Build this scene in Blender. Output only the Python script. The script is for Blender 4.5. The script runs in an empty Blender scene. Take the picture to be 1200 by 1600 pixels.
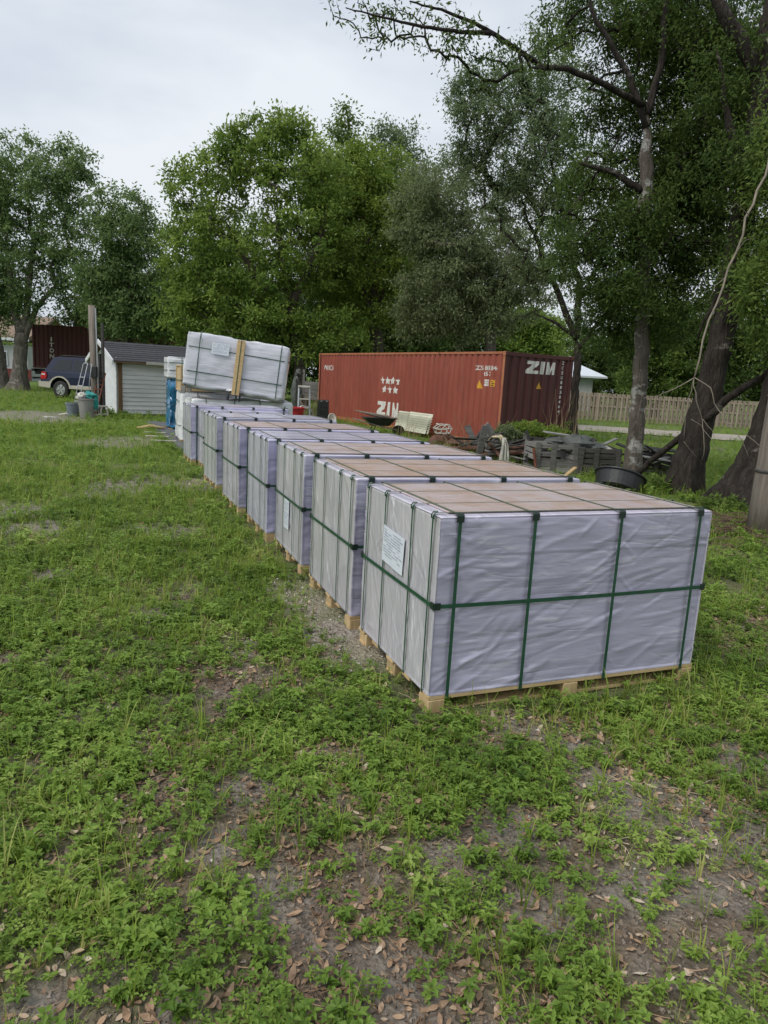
import bpy, bmesh, math, random
import numpy as np
from mathutils import Vector, Matrix, Euler

S = bpy.context.scene
COL = S.collection
rnd = random.Random(7)

# ------------------------------------------------------------------ camera, sky, sun, exposure
CF, CH = 1101.28, 1.7026                       # focal length in photo pixels, eye height
cd = bpy.data.cameras.new('camera')
cd.sensor_fit = 'HORIZONTAL'; cd.sensor_width = 36.0; cd.lens = CF / 1200 * 36
cd.clip_start = 0.05; cd.clip_end = 2000
cam = bpy.data.objects.new('camera', cd); COL.objects.link(cam)
_p, _r = 0.1867877, 0.0542149
_fw = np.array([0, math.cos(_p), -math.sin(_p)]); _up = np.array([0, math.sin(_p), math.cos(_p)]); _ri = np.array([1., 0, 0])
RC = np.array([math.cos(_r) * _ri + math.sin(_r) * _up, -math.sin(_r) * _ri + math.cos(_r) * _up, _fw])
cam.matrix_world = Matrix(((RC[0][0], RC[1][0], -RC[2][0], 0), (RC[0][1], RC[1][1], -RC[2][1], 0), (RC[0][2], RC[1][2], -RC[2][2], CH), (0, 0, 0, 1)))
S.camera = cam

SUN_EL, SUN_AZ = math.radians(52), math.radians(232)      # azimuth measured from +Y clockwise: behind the viewer, to the left
w = bpy.data.worlds.new('World'); S.world = w; w.use_nodes = True
wn = w.node_tree.nodes; wl = w.node_tree.links
for n in list(wn): wn.remove(n)
wo = wn.new('ShaderNodeOutputWorld'); bg = wn.new('ShaderNodeBackground'); sky = wn.new('ShaderNodeTexSky')
sky.sky_type = 'NISHITA'; sky.sun_disc = False; sky.sun_elevation = SUN_EL; sky.sun_rotation = SUN_AZ
sky.air_density = 1.5; sky.dust_density = 4.0
tc = wn.new('ShaderNodeTexCoord'); mp = wn.new('ShaderNodeMapping'); mp.inputs['Scale'].default_value = (1.0, 1.0, 2.6)
nz = wn.new('ShaderNodeTexNoise'); nz.inputs['Scale'].default_value = 1.7; nz.inputs['Detail'].default_value = 5; nz.inputs['Roughness'].default_value = .55
rp = wn.new('ShaderNodeValToRGB')
rp.color_ramp.elements[0].position = .36; rp.color_ramp.elements[0].color = (4.1, 4.6, 5.4, 1)
rp.color_ramp.elements[1].position = .64; rp.color_ramp.elements[1].color = (6.35, 6.6, 6.95, 1)
mx = wn.new('ShaderNodeMix'); mx.data_type = 'RGBA'; mx.inputs[0].default_value = .88
wl.new(tc.outputs['Generated'], mp.inputs['Vector']); wl.new(mp.outputs['Vector'], nz.inputs['Vector'])
wl.new(nz.outputs['Fac'], rp.inputs['Fac']); wl.new(sky.outputs['Color'], mx.inputs[6]); wl.new(rp.outputs['Color'], mx.inputs[7])
wl.new(mx.outputs[2], bg.inputs['Color']); bg.inputs['Strength'].default_value = 0.105
wl.new(bg.outputs['Background'], wo.inputs['Surface'])
sl = bpy.data.lights.new('sun', 'SUN'); sl.energy = 1.5; sl.angle = math.radians(25); sl.color = (1.0, .965, .91)
so = bpy.data.objects.new('sun', sl); COL.objects.link(so)
_sd = Vector((math.sin(SUN_AZ) * math.cos(SUN_EL), math.cos(SUN_AZ) * math.cos(SUN_EL), math.sin(SUN_EL)))
so.rotation_euler = _sd.to_track_quat('Z', 'Y').to_euler(); so.location = _sd * 60
S.view_settings.view_transform = 'Standard'; S.view_settings.look = 'None'
S.view_settings.exposure = 0.44; S.view_settings.gamma = 1.0; S.view_settings.use_curve_mapping = False
S.cycles.max_bounces = 6; S.cycles.diffuse_bounces = 3; S.cycles.glossy_bounces = 2
S.cycles.transmission_bounces = 4; S.cycles.transparent_max_bounces = 4; S.cycles.caustics_reflective = False; S.cycles.caustics_refractive = False
S.cycles.use_denoising = True

# ------------------------------------------------------------------ helpers
def at(px, py, Y):
    """the point at distance Y (metres along +Y) seen at that pixel of the photograph"""
    d = RC.T @ np.array([(px - 600) / CF, -(py - 800) / CF, 1.0]); t = Y / d[1]
    return Vector((d[0] * t, Y, CH + d[2] * t))
def gr(px, py, z=0.0):
    d = RC.T @ np.array([(px - 600) / CF, -(py - 800) / CF, 1.0]); t = (z - CH) / d[2]
    return Vector((d[0] * t, d[1] * t, z))

class MB:
    def __init__(s): s.v = []; s.f = []; s.m = []
    def add(s, vs, fs, mi=0):
        o = len(s.v); s.v.extend([tuple(v) for v in vs]); s.f.extend([tuple(i + o for i in f) for f in fs]); s.m.extend([mi] * len(fs)); return s
    def box(s, c, d, R=None, mi=0, taper=1.0):
        hx, hy, hz = d[0] / 2, d[1] / 2, d[2] / 2; P = []
        for z in (-1, 1):
            k = taper if z > 0 else 1.0
            for x, y in ((-1, -1), (1, -1), (1, 1), (-1, 1)): P.append(Vector((x * hx * k, y * hy * k, z * hz)))
        if R is not None: P = [R @ p for p in P]
        P = [p + Vector(c) for p in P]
        return s.add(P, [(3, 2, 1, 0), (4, 5, 6, 7), (0, 1, 5, 4), (1, 2, 6, 5), (2, 3, 7, 6), (3, 0, 4, 7)], mi)
    def bar(s, a, b, wd, hd, up=(0, 0, 1), mi=0):
        a = Vector(a); b = Vector(b); d = (b - a); L = d.length; d.normalize(); u = Vector(up)
        x = d.cross(u)
        if x.length < 1e-4: x = d.cross(Vector((0, 1, 0)))
        x.normalize(); u = x.cross(d).normalized()
        R = Matrix((x, d, u)).transposed()
        return s.box((a + b) / 2, (wd, L, hd), R, mi)
    def tube(s, pts, rad, n=8, cap=True, mi=0):
        pts = [Vector(p) for p in pts]
        if not hasattr(rad, '__len__'): rad = [rad] * len(pts)
        V = []; ref = None
        for i, p in enumerate(pts):
            t = (pts[min(i + 1, len(pts) - 1)] - pts[max(i - 1, 0)])
            if t.length < 1e-9: t = Vector((0, 0, 1))
            t.normalize()
            if ref is None: ref = t.orthogonal().normalized()
            ref = (ref - t * ref.dot(t)); ref = ref.normalized() if ref.length > 1e-6 else t.orthogonal().normalized()
            b = t.cross(ref)
            for k in range(n):
                a = 2 * math.pi * k / n; V.append(p + (ref * math.cos(a) + b * math.sin(a)) * rad[i])
        F = []
        for i in range(len(pts) - 1):
            for k in range(n): F.append((i * n + k, i * n + (k + 1) % n, (i + 1) * n + (k + 1) % n, (i + 1) * n + k))
        if cap: F.append(tuple(range(n - 1, -1, -1))); F.append(tuple((len(pts) - 1) * n + k for k in range(n)))
        return s.add(V, F, mi)
    def lathe(s, prof, n=16, c=(0, 0, 0), mi=0, sx=1, sy=1):
        V = []; F = []; m = len(prof)
        for k in range(n):
            a = 2 * math.pi * k / n
            for r, z in prof: V.append((c[0] + r * math.cos(a) * sx, c[1] + r * math.sin(a) * sy, c[2] + z))
        for k in range(n):
            for i in range(m - 1):
                F.append((k * m + i, ((k + 1) % n) * m + i, ((k + 1) % n) * m + i + 1, k * m + i + 1))
        return s.add(V, F, mi)
    def prism(s, poly, a, b, fn, mi=0):
        """extrude a 2-D polygon between a and b; fn(u, v, w) gives the 3-D point"""
        n = len(poly); V = [fn(u, v, a) for u, v in poly] + [fn(u, v, b) for u, v in poly]
        F = [tuple(range(n - 1, -1, -1)), tuple(range(n, 2 * n))] + [(i, (i + 1) % n, n + (i + 1) % n, n + i) for i in range(n)]
        return s.add(V, F, mi)
    def mesh(s, name, mats, smooth=False, bevel=0.0, seg=1, fix=True):
        me = bpy.data.meshes.new(name); me.from_pydata(s.v, [], s.f)
        for m in (mats if isinstance(mats, (list, tuple)) else [mats]): me.materials.append(m)
        if s.m and max(s.m) > 0: me.polygons.foreach_set('material_index', s.m)
        if bevel > 0 or fix:
            bm = bmesh.new(); bm.from_mesh(me)
            if bevel > 0: bmesh.ops.bevel(bm, geom=list(bm.edges), offset=bevel, segments=seg, profile=.6, affect='EDGES')
            if fix: bmesh.ops.recalc_face_normals(bm, faces=list(bm.faces))
            bm.to_mesh(me); bm.free()
        if smooth: me.polygons.foreach_set('use_smooth', [True] * len(me.polygons))
        me.update(); return me
    def build(s, name, mats, parent=None, **k):
        return link(name, s.mesh(name, mats, **k), parent)

def link(name, me, parent=None, loc=None, rz=None):
    o = bpy.data.objects.new(name, me); COL.objects.link(o)
    if parent is not None: o.parent = parent
    if loc is not None: o.location = loc
    if rz is not None: o.rotation_euler = (0, 0, rz)
    return o
def tag(o, label, cat, group=None, kind=None):
    if label: o['label'] = label
    if cat: o['category'] = cat
    if group: o['group'] = group
    if kind: o['kind'] = kind
    return o
def thing(name, label, cat, loc=(0, 0, 0), rz=0.0, group=None):
    o = bpy.data.objects.new(name, None); COL.objects.link(o); o.empty_display_size = .2
    o.location = loc; o.rotation_euler = (0, 0, rz); return tag(o, label, cat, group)
def structure(o): o['kind'] = 'structure'; return o
def copy_tree(o, parent=None):
    c = o.copy(); COL.objects.link(c)
    if parent is not None: c.parent = parent
    for ch in list(o.children): copy_tree(ch, c)
    return c

# ---- numpy value noise
def vnoise(x, y, seed):
    xi = np.floor(x).astype(np.int64); yi = np.floor(y).astype(np.int64); fx = x - xi; fy = y - yi
    fx = fx * fx * (3 - 2 * fx); fy = fy * fy * (3 - 2 * fy)
    def h(a, b):
        n = (a * 374761393 + b * 668265263 + seed * 1442695041) & 0x7fffffff
        n = ((n ^ (n >> 13)) * 1274126177) & 0x7fffffff
        return ((n ^ (n >> 16)) & 0xffff) / 65535.0
    return (h(xi, yi) * (1 - fx) + h(xi + 1, yi) * fx) * (1 - fy) + (h(xi, yi + 1) * (1 - fx) + h(xi + 1, yi + 1) * fx) * fy
def fbm(x, y, seed, o=4):
    t = 0; a = .5; s = 0
    for i in range(o): t = t + a * vnoise(x * 2 ** i + 17.3 * i, y * 2 ** i - 9.1 * i, seed + i); s += a; a *= .5
    return t / s

# ------------------------------------------------------------------ materials
def new_mat(name):
    m = bpy.data.materials.new(name); m.use_nodes = True; nt = m.node_tree
    for n in list(nt.nodes): nt.nodes.remove(n)
    o = nt.nodes.new('ShaderNodeOutputMaterial'); b = nt.nodes.new('ShaderNodeBsdfPrincipled')
    nt.links.new(b.outputs[0], o.inputs['Surface']); return m, nt, b, o
def N(nt, t, **k):
    n = nt.nodes.new(t)
    for a, v in k.items():
        if a.startswith('i_'):
            key = a[2:].replace('_', ' '); n.inputs[key].default_value = v
        else: setattr(n, a, v)
    return n
def coords(nt, scale=(1, 1, 1), rot=(0, 0, 0), world=False, per_object=True):
    if world:
        g = nt.nodes.new('ShaderNodeNewGeometry'); src = g.outputs['Position']
    else:
        t = nt.nodes.new('ShaderNodeTexCoord'); src = t.outputs['Object']
        if per_object:
            oi = nt.nodes.new('ShaderNodeObjectInfo'); mu = N(nt, 'ShaderNodeMath', operation='MULTIPLY'); mu.inputs[1].default_value = 37.0
            nt.links.new(oi.outputs['Random'], mu.inputs[0]); ad = N(nt, 'ShaderNodeVectorMath', operation='ADD')
            nt.links.new(src, ad.inputs[0]); nt.links.new(mu.outputs[0], ad.inputs[1]); src = ad.outputs[0]
    m = nt.nodes.new('ShaderNodeMapping'); m.inputs['Scale'].default_value = scale; m.inputs['Rotation'].default_value = rot
    nt.links.new(src, m.inputs['Vector']); return m.outputs['Vector']
def noise(nt, vec, scale, detail=4, rough=.55, dist=0):
    n = nt.nodes.new('ShaderNodeTexNoise'); n.inputs['Scale'].default_value = scale; n.inputs['Detail'].default_value = detail
    n.inputs['Roughness'].default_value = rough; n.inputs['Distortion'].default_value = dist
    if vec is not None: nt.links.new(vec, n.inputs['Vector'])
    return n.outputs['Fac']
def ramp(nt, fac, stops):
    r = nt.nodes.new('ShaderNodeValToRGB'); e = r.color_ramp.elements
    while len(e) < len(stops): e.new(.5)
    for i, (p, c) in enumerate(stops):
        e[i].position = p; e[i].color = (*c, 1) if hasattr(c, '__len__') else (c, c, c, 1)
    nt.links.new(fac, r.inputs['Fac']); return r.outputs['Color']
def mix(nt, fac, a, b, blend='MIX'):
    n = nt.nodes.new('ShaderNodeMix'); n.data_type = 'RGBA'; n.blend_type = blend
    for sock, v in ((n.inputs[0], fac), (n.inputs[6], a), (n.inputs[7], b)):
        if hasattr(v, 'is_linked') or hasattr(v, 'node'): nt.links.new(v, sock)
        elif hasattr(v, '__len__'): sock.default_value = (*v, 1) if len(v) == 3 else v
        else: sock.default_value = v
    return n.outputs[2]
def math_(nt, op, a, b=None):
    n = N(nt, 'ShaderNodeMath', operation=op)
    for i, v in enumerate((a, b)):
        if v is None: continue
        if hasattr(v, 'node'): nt.links.new(v, n.inputs[i])
        else: n.inputs[i].default_value = v
    return n.outputs[0]
def bump(nt, b, h, strength=.3, dist=.01):
    n = nt.nodes.new('ShaderNodeBump'); n.inputs['Strength'].default_value = strength; n.inputs['Distance'].default_value = dist
    nt.links.new(h, n.inputs['Height']); nt.links.new(n.outputs[0], b.inputs['Normal']); return n
def simple(name, c1, c2=None, scale=6, rough=.7, metal=0, bmp=.2, bdist=.004, stretch=(1, 1, 1), spec=.5, fine=40, lo=.35, hi=.65, wear=None, vary=0):
    m, nt, b, o = new_mat(name); c2 = c2 or tuple(x * .75 for x in c1)
    v = coords(nt, stretch); f = noise(nt, v, scale, 6, .6)
    c = ramp(nt, f, [(lo, c1), (hi, c2)])
    if wear:
        g = noise(nt, coords(nt, stretch), scale * .7, 7, .7); k = ramp(nt, g, [(wear[1], 0.0), (min(1, wear[1] + .08), 1.0)])
        c = mix(nt, k, c, wear[0])
    if vary:                                  # every piece weathered a little differently
        oi = nt.nodes.new('ShaderNodeObjectInfo'); c = mix(nt, 1.0, c, ramp(nt, oi.outputs['Random'], [(0.0, 1 - vary), (1.0, 1 + vary * .6)]), 'MULTIPLY')
    nt.links.new(c, b.inputs['Base Color'])
    b.inputs['Roughness'].default_value = rough; b.inputs['Metallic'].default_value = metal; b.inputs['Specular IOR Level'].default_value = spec
    if bmp: bump(nt, b, noise(nt, v, fine, 4, .6), bmp, bdist)
    return m
M = {}
M['pine'] = simple('pallet_pine', (.62, .46, .25), (.50, .35, .17), 3, .75, bmp=.3, stretch=(1, 9, 9), spec=.25, vary=0.18)
M['pine_block'] = simple('pallet_block_pine', (.60, .45, .25), (.46, .33, .17), 4, .8, bmp=.3, stretch=(9, 9, 1.2), spec=.25, vary=0.2)
def strap_mat():
    m, nt, b, o = new_mat('green_strap'); v = coords(nt); col = ramp(nt, noise(nt, v, 20, 4), [(.35, (.012, .060, .032)), (.65, (.020, .085, .046))])
    g = nt.nodes.new('ShaderNodeNewGeometry'); sp = nt.nodes.new('ShaderNodeSeparateXYZ'); nt.links.new(g.outputs['Normal'], sp.inputs[0])
    k = math_(nt, 'MULTIPLY', ramp(nt, sp.outputs[2], [(.5, 0.0), (.8, 1.0)]), ramp(nt, noise(nt, v, 9, 5, .7), [(.3, .25), (.7, .8)])); col = mix(nt, k, col, (.20, .20, .13))
    nt.links.new(col, b.inputs['Base Color']); b.inputs['Roughness'].default_value = .38; bump(nt, b, noise(nt, v, 400, 2), .35, .001); return m
M['strap'] = strap_mat()
M['strap_top'] = M['strap']
M['guard'] = simple('strap_guard_plastic', (.008, .022, .016), (.015, .03, .022), 20, .4, bmp=.1)
M['red'] = simple('container_red', (.33, .096, .064), (.275, .078, .052), 1.2, .62, bmp=.15, stretch=(1, 1, .5), wear=((.16, .055, .03), .66))
M['rust_edge'] = simple('container_frame_red', (.34, .11, .06), (.40, .16, .07), 3, .7, bmp=.25, wear=((.12, .05, .025), .60))
def streaked(name, c1, c2, rust):
    m, nt, b, o = new_mat(name); v = coords(nt, (1, 1, .5)); col = ramp(nt, noise(nt, v, 1.2, 6, .6), [(.35, c1), (.65, c2)])
    vs = coords(nt, (7, 7, .35)); s = ramp(nt, noise(nt, vs, 2.0, 5, .65), [(.52, 0.0), (.70, 1.0)]); blot = ramp(nt, noise(nt, coords(nt, (1, 1, 1)), 2.6, 7, .75), [(.50, 0.0), (.66, 1.0)])
    col = mix(nt, math_(nt, 'MULTIPLY', s, .45), col, rust); col = mix(nt, math_(nt, 'MULTIPLY', math_(nt, 'MULTIPLY', blot, s), .9), col, (.10, .04, .026))
    pale = ramp(nt, noise(nt, coords(nt, (5, 5, .6)), 1.6, 4, .6), [(.55, 0.0), (.72, 1.0)]); col = mix(nt, math_(nt, 'MULTIPLY', pale, .2), col, (.46, .20, .15))
    nt.links.new(col, b.inputs['Base Color']); b.inputs['Roughness'].default_value = .6; bump(nt, b, noise(nt, coords(nt), 1.8, 3, .5), .6, .03); return m
M['red'] = streaked('container_red', (.31, .072, .044), (.25, .056, .035), (.21, .062, .036))
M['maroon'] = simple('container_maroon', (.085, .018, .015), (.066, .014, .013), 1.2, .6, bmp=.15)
M['white_paint'] = simple('white_lettering', (.74, .73, .69), (.62, .60, .56), 8, .6, bmp=0)
M['yellow'] = simple('yellow_sticker', (.70, .38, .03), (.6, .3, .03), 8, .6, bmp=0)
M['black'] = simple('black_plastic', (.016, .017, .019), (.026, .027, .029), 8, .45, bmp=.15)
M['rubber'] = simple('rubber', (.018, .018, .018), (.03, .03, .029), 10, .85, bmp=.3)
M['white_wall'] = simple('white_siding_paint', (.70, .72, .74), (.58, .60, .62), 1.3, .6, bmp=.1, stretch=(.6, 1, 3))
M['siding'] = simple('grey_white_siding', (.66, .67, .66), (.50, .51, .50), 1.6, .65, bmp=.15, stretch=(.5, 1, 4), vary=0.08)
M['shingle'] = simple('dark_shingle', (.035, .037, .042), (.060, .062, .068), 9, .9, bmp=.6, bdist=.01, fine=60, vary=0.2)
M['trim_brown'] = simple('brown_trim_wood', (.16, .095, .045), (.10, .06, .03), 3, .8, bmp=.3, stretch=(6, 6, .6))
M['grey_wood'] = simple('weathered_grey_wood', (.30, .29, .27), (.17, .165, .155), 2.2, .9, bmp=.5, stretch=(1, 14, 14), spec=.2, vary=0.4)
M['dark_wood'] = simple('dark_weathered_wood', (.105, .10, .092), (.05, .048, .045), 2.5, .9, bmp=.5, stretch=(1, 14, 14), spec=.2, vary=0.45)
M['grey_post'] = simple('weathered_post_wood', (.27, .235, .20), (.15, .13, .11), 2.2, .9, bmp=.7, bdist=.01, stretch=(11, 11, .7), spec=.2, fine=18)
M['fence'] = simple('fence_pine', (.37, .305, .245), (.28, .225, .175), 2, .85, bmp=.3, stretch=(8, 8, .8), spec=.2, vary=0.22)
M['steel'] = simple('galvanised_steel', (.55, .57, .58), (.40, .42, .43), 8, .35, metal=.8, bmp=.05)
M['grey_bin'] = simple('grey_plastic', (.27, .265, .25), (.21, .205, .195), 5, .6, bmp=.1)
M['blue_grey'] = simple('blue_grey_plastic', (.18, .22, .25), (.13, .16, .18), 5, .6, bmp=.1)
M['teal'] = simple('teal_sheet', (.02, .22, .21), (.03, .30, .27), 6, .5, bmp=.4, bdist=.02, fine=14)
M['rag'] = simple('white_rag', (.66, .65, .60), (.45, .42, .36), 6, .9, bmp=.5, bdist=.02, fine=14)
M['cream'] = simple('cream_sheet', (.55, .49, .34), (.42, .34, .2), 5, .7, bmp=.4, bdist=.02, fine=12)
M['terracotta'] = simple('rust_red_paint', (.20, .06, .035), (.12, .04, .025), 8, .7, bmp=.3)
M['rust'] = simple('rusted_pipe', (.135, .06, .034), (.075, .038, .026), 7, .85, bmp=.5)
M['asphalt'] = simple('dark_pad', (.075, .082, .092), (.12, .125, .13), 3, .85, bmp=.4, bdist=.008)
M['concrete'] = simple('pale_concrete', (.48, .46, .41), (.36, .34, .30), 7, .9, bmp=.4)
M['lane'] = simple('sandy_lane', (.37, .325, .275), (.28, .25, .21), .9, .95, bmp=.5, bdist=.02, fine=25)
M['stone'] = simple('limestone_chip', (.58, .53, .47), (.42, .37, .32), 9, .9, bmp=.4)
M['roof_tan'] = simple('tan_shingles', (.27, .19, .14), (.20, .145, .11), 3, .9, bmp=.4)
M['roof_white'] = simple('pale_metal_roof', (.66, .71, .76), (.58, .63, .68), 1, .4, bmp=0)
M['stucco'] = simple('pale_wall', (.50, .52, .52), (.42, .44, .44), 2, .9, bmp=.2)
M['redboard'] = simple('red_board', (.17, .035, .03), (.12, .03, .028), 3, .8, bmp=.2)
M['lens_red'] = simple('tail_lamp_red', (.45, .012, .016), (.35, .01, .014), 5, .15, bmp=0)
M['lens_clear'] = simple('lamp_clear', (.7, .6, .58), (.6, .5, .48), 5, .12, bmp=0)
M['navy'] = simple('navy_car_paint', (.008, .013, .036), (.010, .016, .042), 3, .16, bmp=0)
M['beige'] = simple('beige_car_trim', (.44, .41, .34), (.40, .37, .31), 3, .35, bmp=0)
M['chrome'] = simple('wheel_alloy', (.62, .62, .62), (.5, .5, .5), 8, .25, metal=.9, bmp=0)
m, nt, b, o = new_mat('dark_glass'); b.inputs['Base Color'].default_value = (.012, .015, .018, 1); b.inputs['Roughness'].default_value = .06; M['glass'] = m
M['redplastic'] = simple('red_plastic', (.50, .025, .035), (.42, .02, .03), 4, .5, bmp=0)
M['dry_stem'] = simple('dry_stem', (.34, .25, .15), (.25, .18, .11), 6, .9, bmp=0)
M['dead_branch'] = simple('dead_branch_bark', (.27, .23, .18), (.16, .135, .105), 9, .9, bmp=.4, stretch=(1, 1, .5))
M['tarp_grey'] = simple('grey_green_tarp', (.125, .135, .125), (.058, .064, .058), 4, .75, bmp=.5, bdist=.03, fine=10)

def paper_mat():
    m, nt, b, o = new_mat('label_paper'); v = coords(nt, (1, 1, 1), per_object=False)
    nt.links.new(ramp(nt, noise(nt, v, 9, 3), [(.3, (.66, .72, .80)), (.7, (.74, .78, .84))]), b.inputs['Base Color'])
    b.inputs['Roughness'].default_value = .28; bump(nt, b, noise(nt, v, 16, 3, .6), .35, .004); return m
M['paper'] = paper_mat()
M['ink'] = simple('label_print', (.25, .28, .33), (.36, .4, .45), 30, .5, bmp=0)

def crease(nt, vec, scale, dist):
    f = noise(nt, vec, scale, 2.5, .5, dist); d = math_(nt, 'ABSOLUTE', math_(nt, 'SUBTRACT', f, .5)); d = math_(nt, 'MULTIPLY', d, 5.0); d = math_(nt, 'MINIMUM', d, 1.0)
    return math_(nt, 'POWER', d, .6)
def wrap_mat(name, base, base2, axis, streak, rough=.34):
    """stretch film over a pale sheet: creases run diagonally, pulled tight"""
    m, nt, b, o = new_mat(name)
    rot = {'x': (math.radians(28), 0, 0), 'y': (0, math.radians(18), 0), 'z': (0, 0, .2)}[axis]
    sc = {'x': (1, 9, .8), 'y': (.7, 1, 5), 'z': (2, 9, 1)}[axis]
    rot2 = {'x': (math.radians(-48), 0, 0), 'y': (0, math.radians(48), 0), 'z': (0, 0, -.5)}[axis]
    sc2 = {'x': (1, 5, 1.1), 'y': (.9, 1, 4), 'z': (5, 1, 1)}[axis]
    v0 = coords(nt); v1 = coords(nt, sc, rot); v2 = coords(nt, sc2, rot2)
    big = noise(nt, v0, 2.4, 4, .55, .4); s1 = crease(nt, v1, 1.5, .5); s2 = crease(nt, v2, 1.15, .8); fine = noise(nt, v1, 6.5, 3, .6, .3)
    col = ramp(nt, big, [(.33, base), (.67, base2)])
    w1 = ramp(nt, fine, [(.53, 0.0), (.66, 1.0)])
    msk = ramp(nt, noise(nt, v0, 1.6, 3), [(.42, 0.0), (.62, 1.0)])
    k = math_(nt, 'MULTIPLY', w1, msk); k = math_(nt, 'MULTIPLY', k, streak)
    col = mix(nt, k, col, (.80, .80, .84))
    oi = nt.nodes.new('ShaderNodeObjectInfo'); col = mix(nt, 1.0, col, oi.outputs['Color'], 'MULTIPLY')
    nt.links.new(col, b.inputs['Base Color']); b.inputs['Roughness'].default_value = rough
    b.inputs['Specular IOR Level'].default_value = .6
    b.inputs['Coat Weight'].default_value = .6; b.inputs['Coat Roughness'].default_value = .16
    m2 = ramp(nt, noise(nt, v0, 2.1, 2, .5), [(.45, 0.05), (.66, 1.0)]); soft = noise(nt, v2, 1.3, 2, .45, .6)
    h = math_(nt, 'ADD', math_(nt, 'MULTIPLY', math_(nt, 'MULTIPLY', s1, m2), .28), math_(nt, 'MULTIPLY', soft, 1.5)); h = math_(nt, 'ADD', h, math_(nt, 'MULTIPLY', math_(nt, 'MULTIPLY', s2, msk), .32)); h = math_(nt, 'ADD', h, math_(nt, 'MULTIPLY', fine, .16))
    bump(nt, b, h, .7, .020); return m
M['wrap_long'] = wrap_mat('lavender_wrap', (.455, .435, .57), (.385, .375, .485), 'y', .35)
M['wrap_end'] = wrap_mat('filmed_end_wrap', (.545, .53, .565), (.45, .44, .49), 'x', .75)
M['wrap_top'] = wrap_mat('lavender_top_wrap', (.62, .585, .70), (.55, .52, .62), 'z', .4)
M['foam'] = wrap_mat('white_foam_wrap', (.80, .81, .82), (.70, .71, .74), 'y', .4, .45)
M['foam_face'] = wrap_mat('grey_film_over_foam', (.62, .63, .69), (.54, .55, .62), 'y', .3, .35)
M['blue_wrap'] = wrap_mat('blue_film', (.012, .20, .38), (.006, .10, .24), 'z', .25, .2)
def ply_mat():
    m, nt, b, o = new_mat('filmed_plywood'); v = coords(nt, (1.0, 9, 4)); f = noise(nt, v, 2.2, 7, .6, 1.2)
    col = ramp(nt, f, [(.34, (.52, .40, .34)), (.5, (.44, .32, .25)), (.66, (.55, .46, .43))])
    v2 = coords(nt, (2, 1, 1)); f2 = noise(nt, v2, 3.0, 4, .6); col = mix(nt, math_(nt, 'MULTIPLY', ramp(nt, f2, [(.38, 0.0), (.62, 1.0)]), .58), col, (.56, .52, .57)); d_ = ramp(nt, noise(nt, coords(nt, (1, 1, 1)), 14, 6, .75), [(.60, 0.0), (.72, .55)]); col = mix(nt, d_, col, (.17, .12, .09))
    oi = nt.nodes.new('ShaderNodeObjectInfo'); col = mix(nt, 1.0, col, oi.outputs['Color'], 'MULTIPLY')
    nt.links.new(col, b.inputs['Base Color']); b.inputs['Roughness'].default_value = .38; b.inputs['Coat Weight'].default_value = .4; b.inputs['Coat Roughness'].default_value = .25
    bump(nt, b, noise(nt, coords(nt, (1, 4, 1)), 8, 5, .6, .5), .5, .012); return m
M['ply'] = ply_mat()
M['ply_raw'] = simple('raw_plywood', (.56, .42, .24), (.48, .35, .19), 2, .75, bmp=.2, stretch=(1, 1, 8))

def leaf_mat(name, a, b_, trans=.42, rough=.55):
    m, nt, b, o = new_mat(name); at_ = nt.nodes.new('ShaderNodeAttribute'); at_.attribute_name = 'tint'
    col = ramp(nt, at_.outputs['Fac'], [(0.0, a), (1.0, b_)])
    nt.links.new(col, b.inputs['Base Color']); b.inputs['Roughness'].default_value = rough; b.inputs['Specular IOR Level'].default_value = .16
    tr = nt.nodes.new('ShaderNodeBsdfTranslucent'); hs = nt.nodes.new('ShaderNodeHueSaturation'); hs.inputs['Value'].default_value = 1.5; hs.inputs['Hue'].default_value = .485
    nt.links.new(col, hs.inputs['Color']); nt.links.new(hs.outputs[0], tr.inputs['Color'])
    ms = nt.nodes.new('ShaderNodeMixShader'); ms.inputs[0].default_value = trans
    nt.links.new(b.outputs[0], ms.inputs[1]); nt.links.new(tr.outputs[0], ms.inputs[2]); nt.links.new(ms.outputs[0], o.inputs['Surface']); return m
M['lf_bright'] = leaf_mat('bright_elm_leaves', (.100, .178, .034), (.255, .350, .078))
M['lf_yellow'] = leaf_mat('yellow_green_leaves', (.105, .180, .034), (.250, .330, .062))
M['lf_olive'] = leaf_mat('olive_leaves', (0.124, 0.163, 0.078), (0.215, 0.26, 0.13))
M['lf_greygreen'] = leaf_mat('grey_green_leaves', (0.104, 0.153, 0.073), (0.195, 0.254, 0.124))
M['lf_dark'] = leaf_mat('dark_oak_leaves', (.042, .080, .020), (.120, .180, .044))
M['lf_oak'] = leaf_mat('oak_leaves', (.078, .135, .032), (.185, .260, .060))
M['lf_left'] = leaf_mat('live_oak_leaves', (0.098, 0.163, 0.058), (0.195, 0.28, 0.104))
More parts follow.
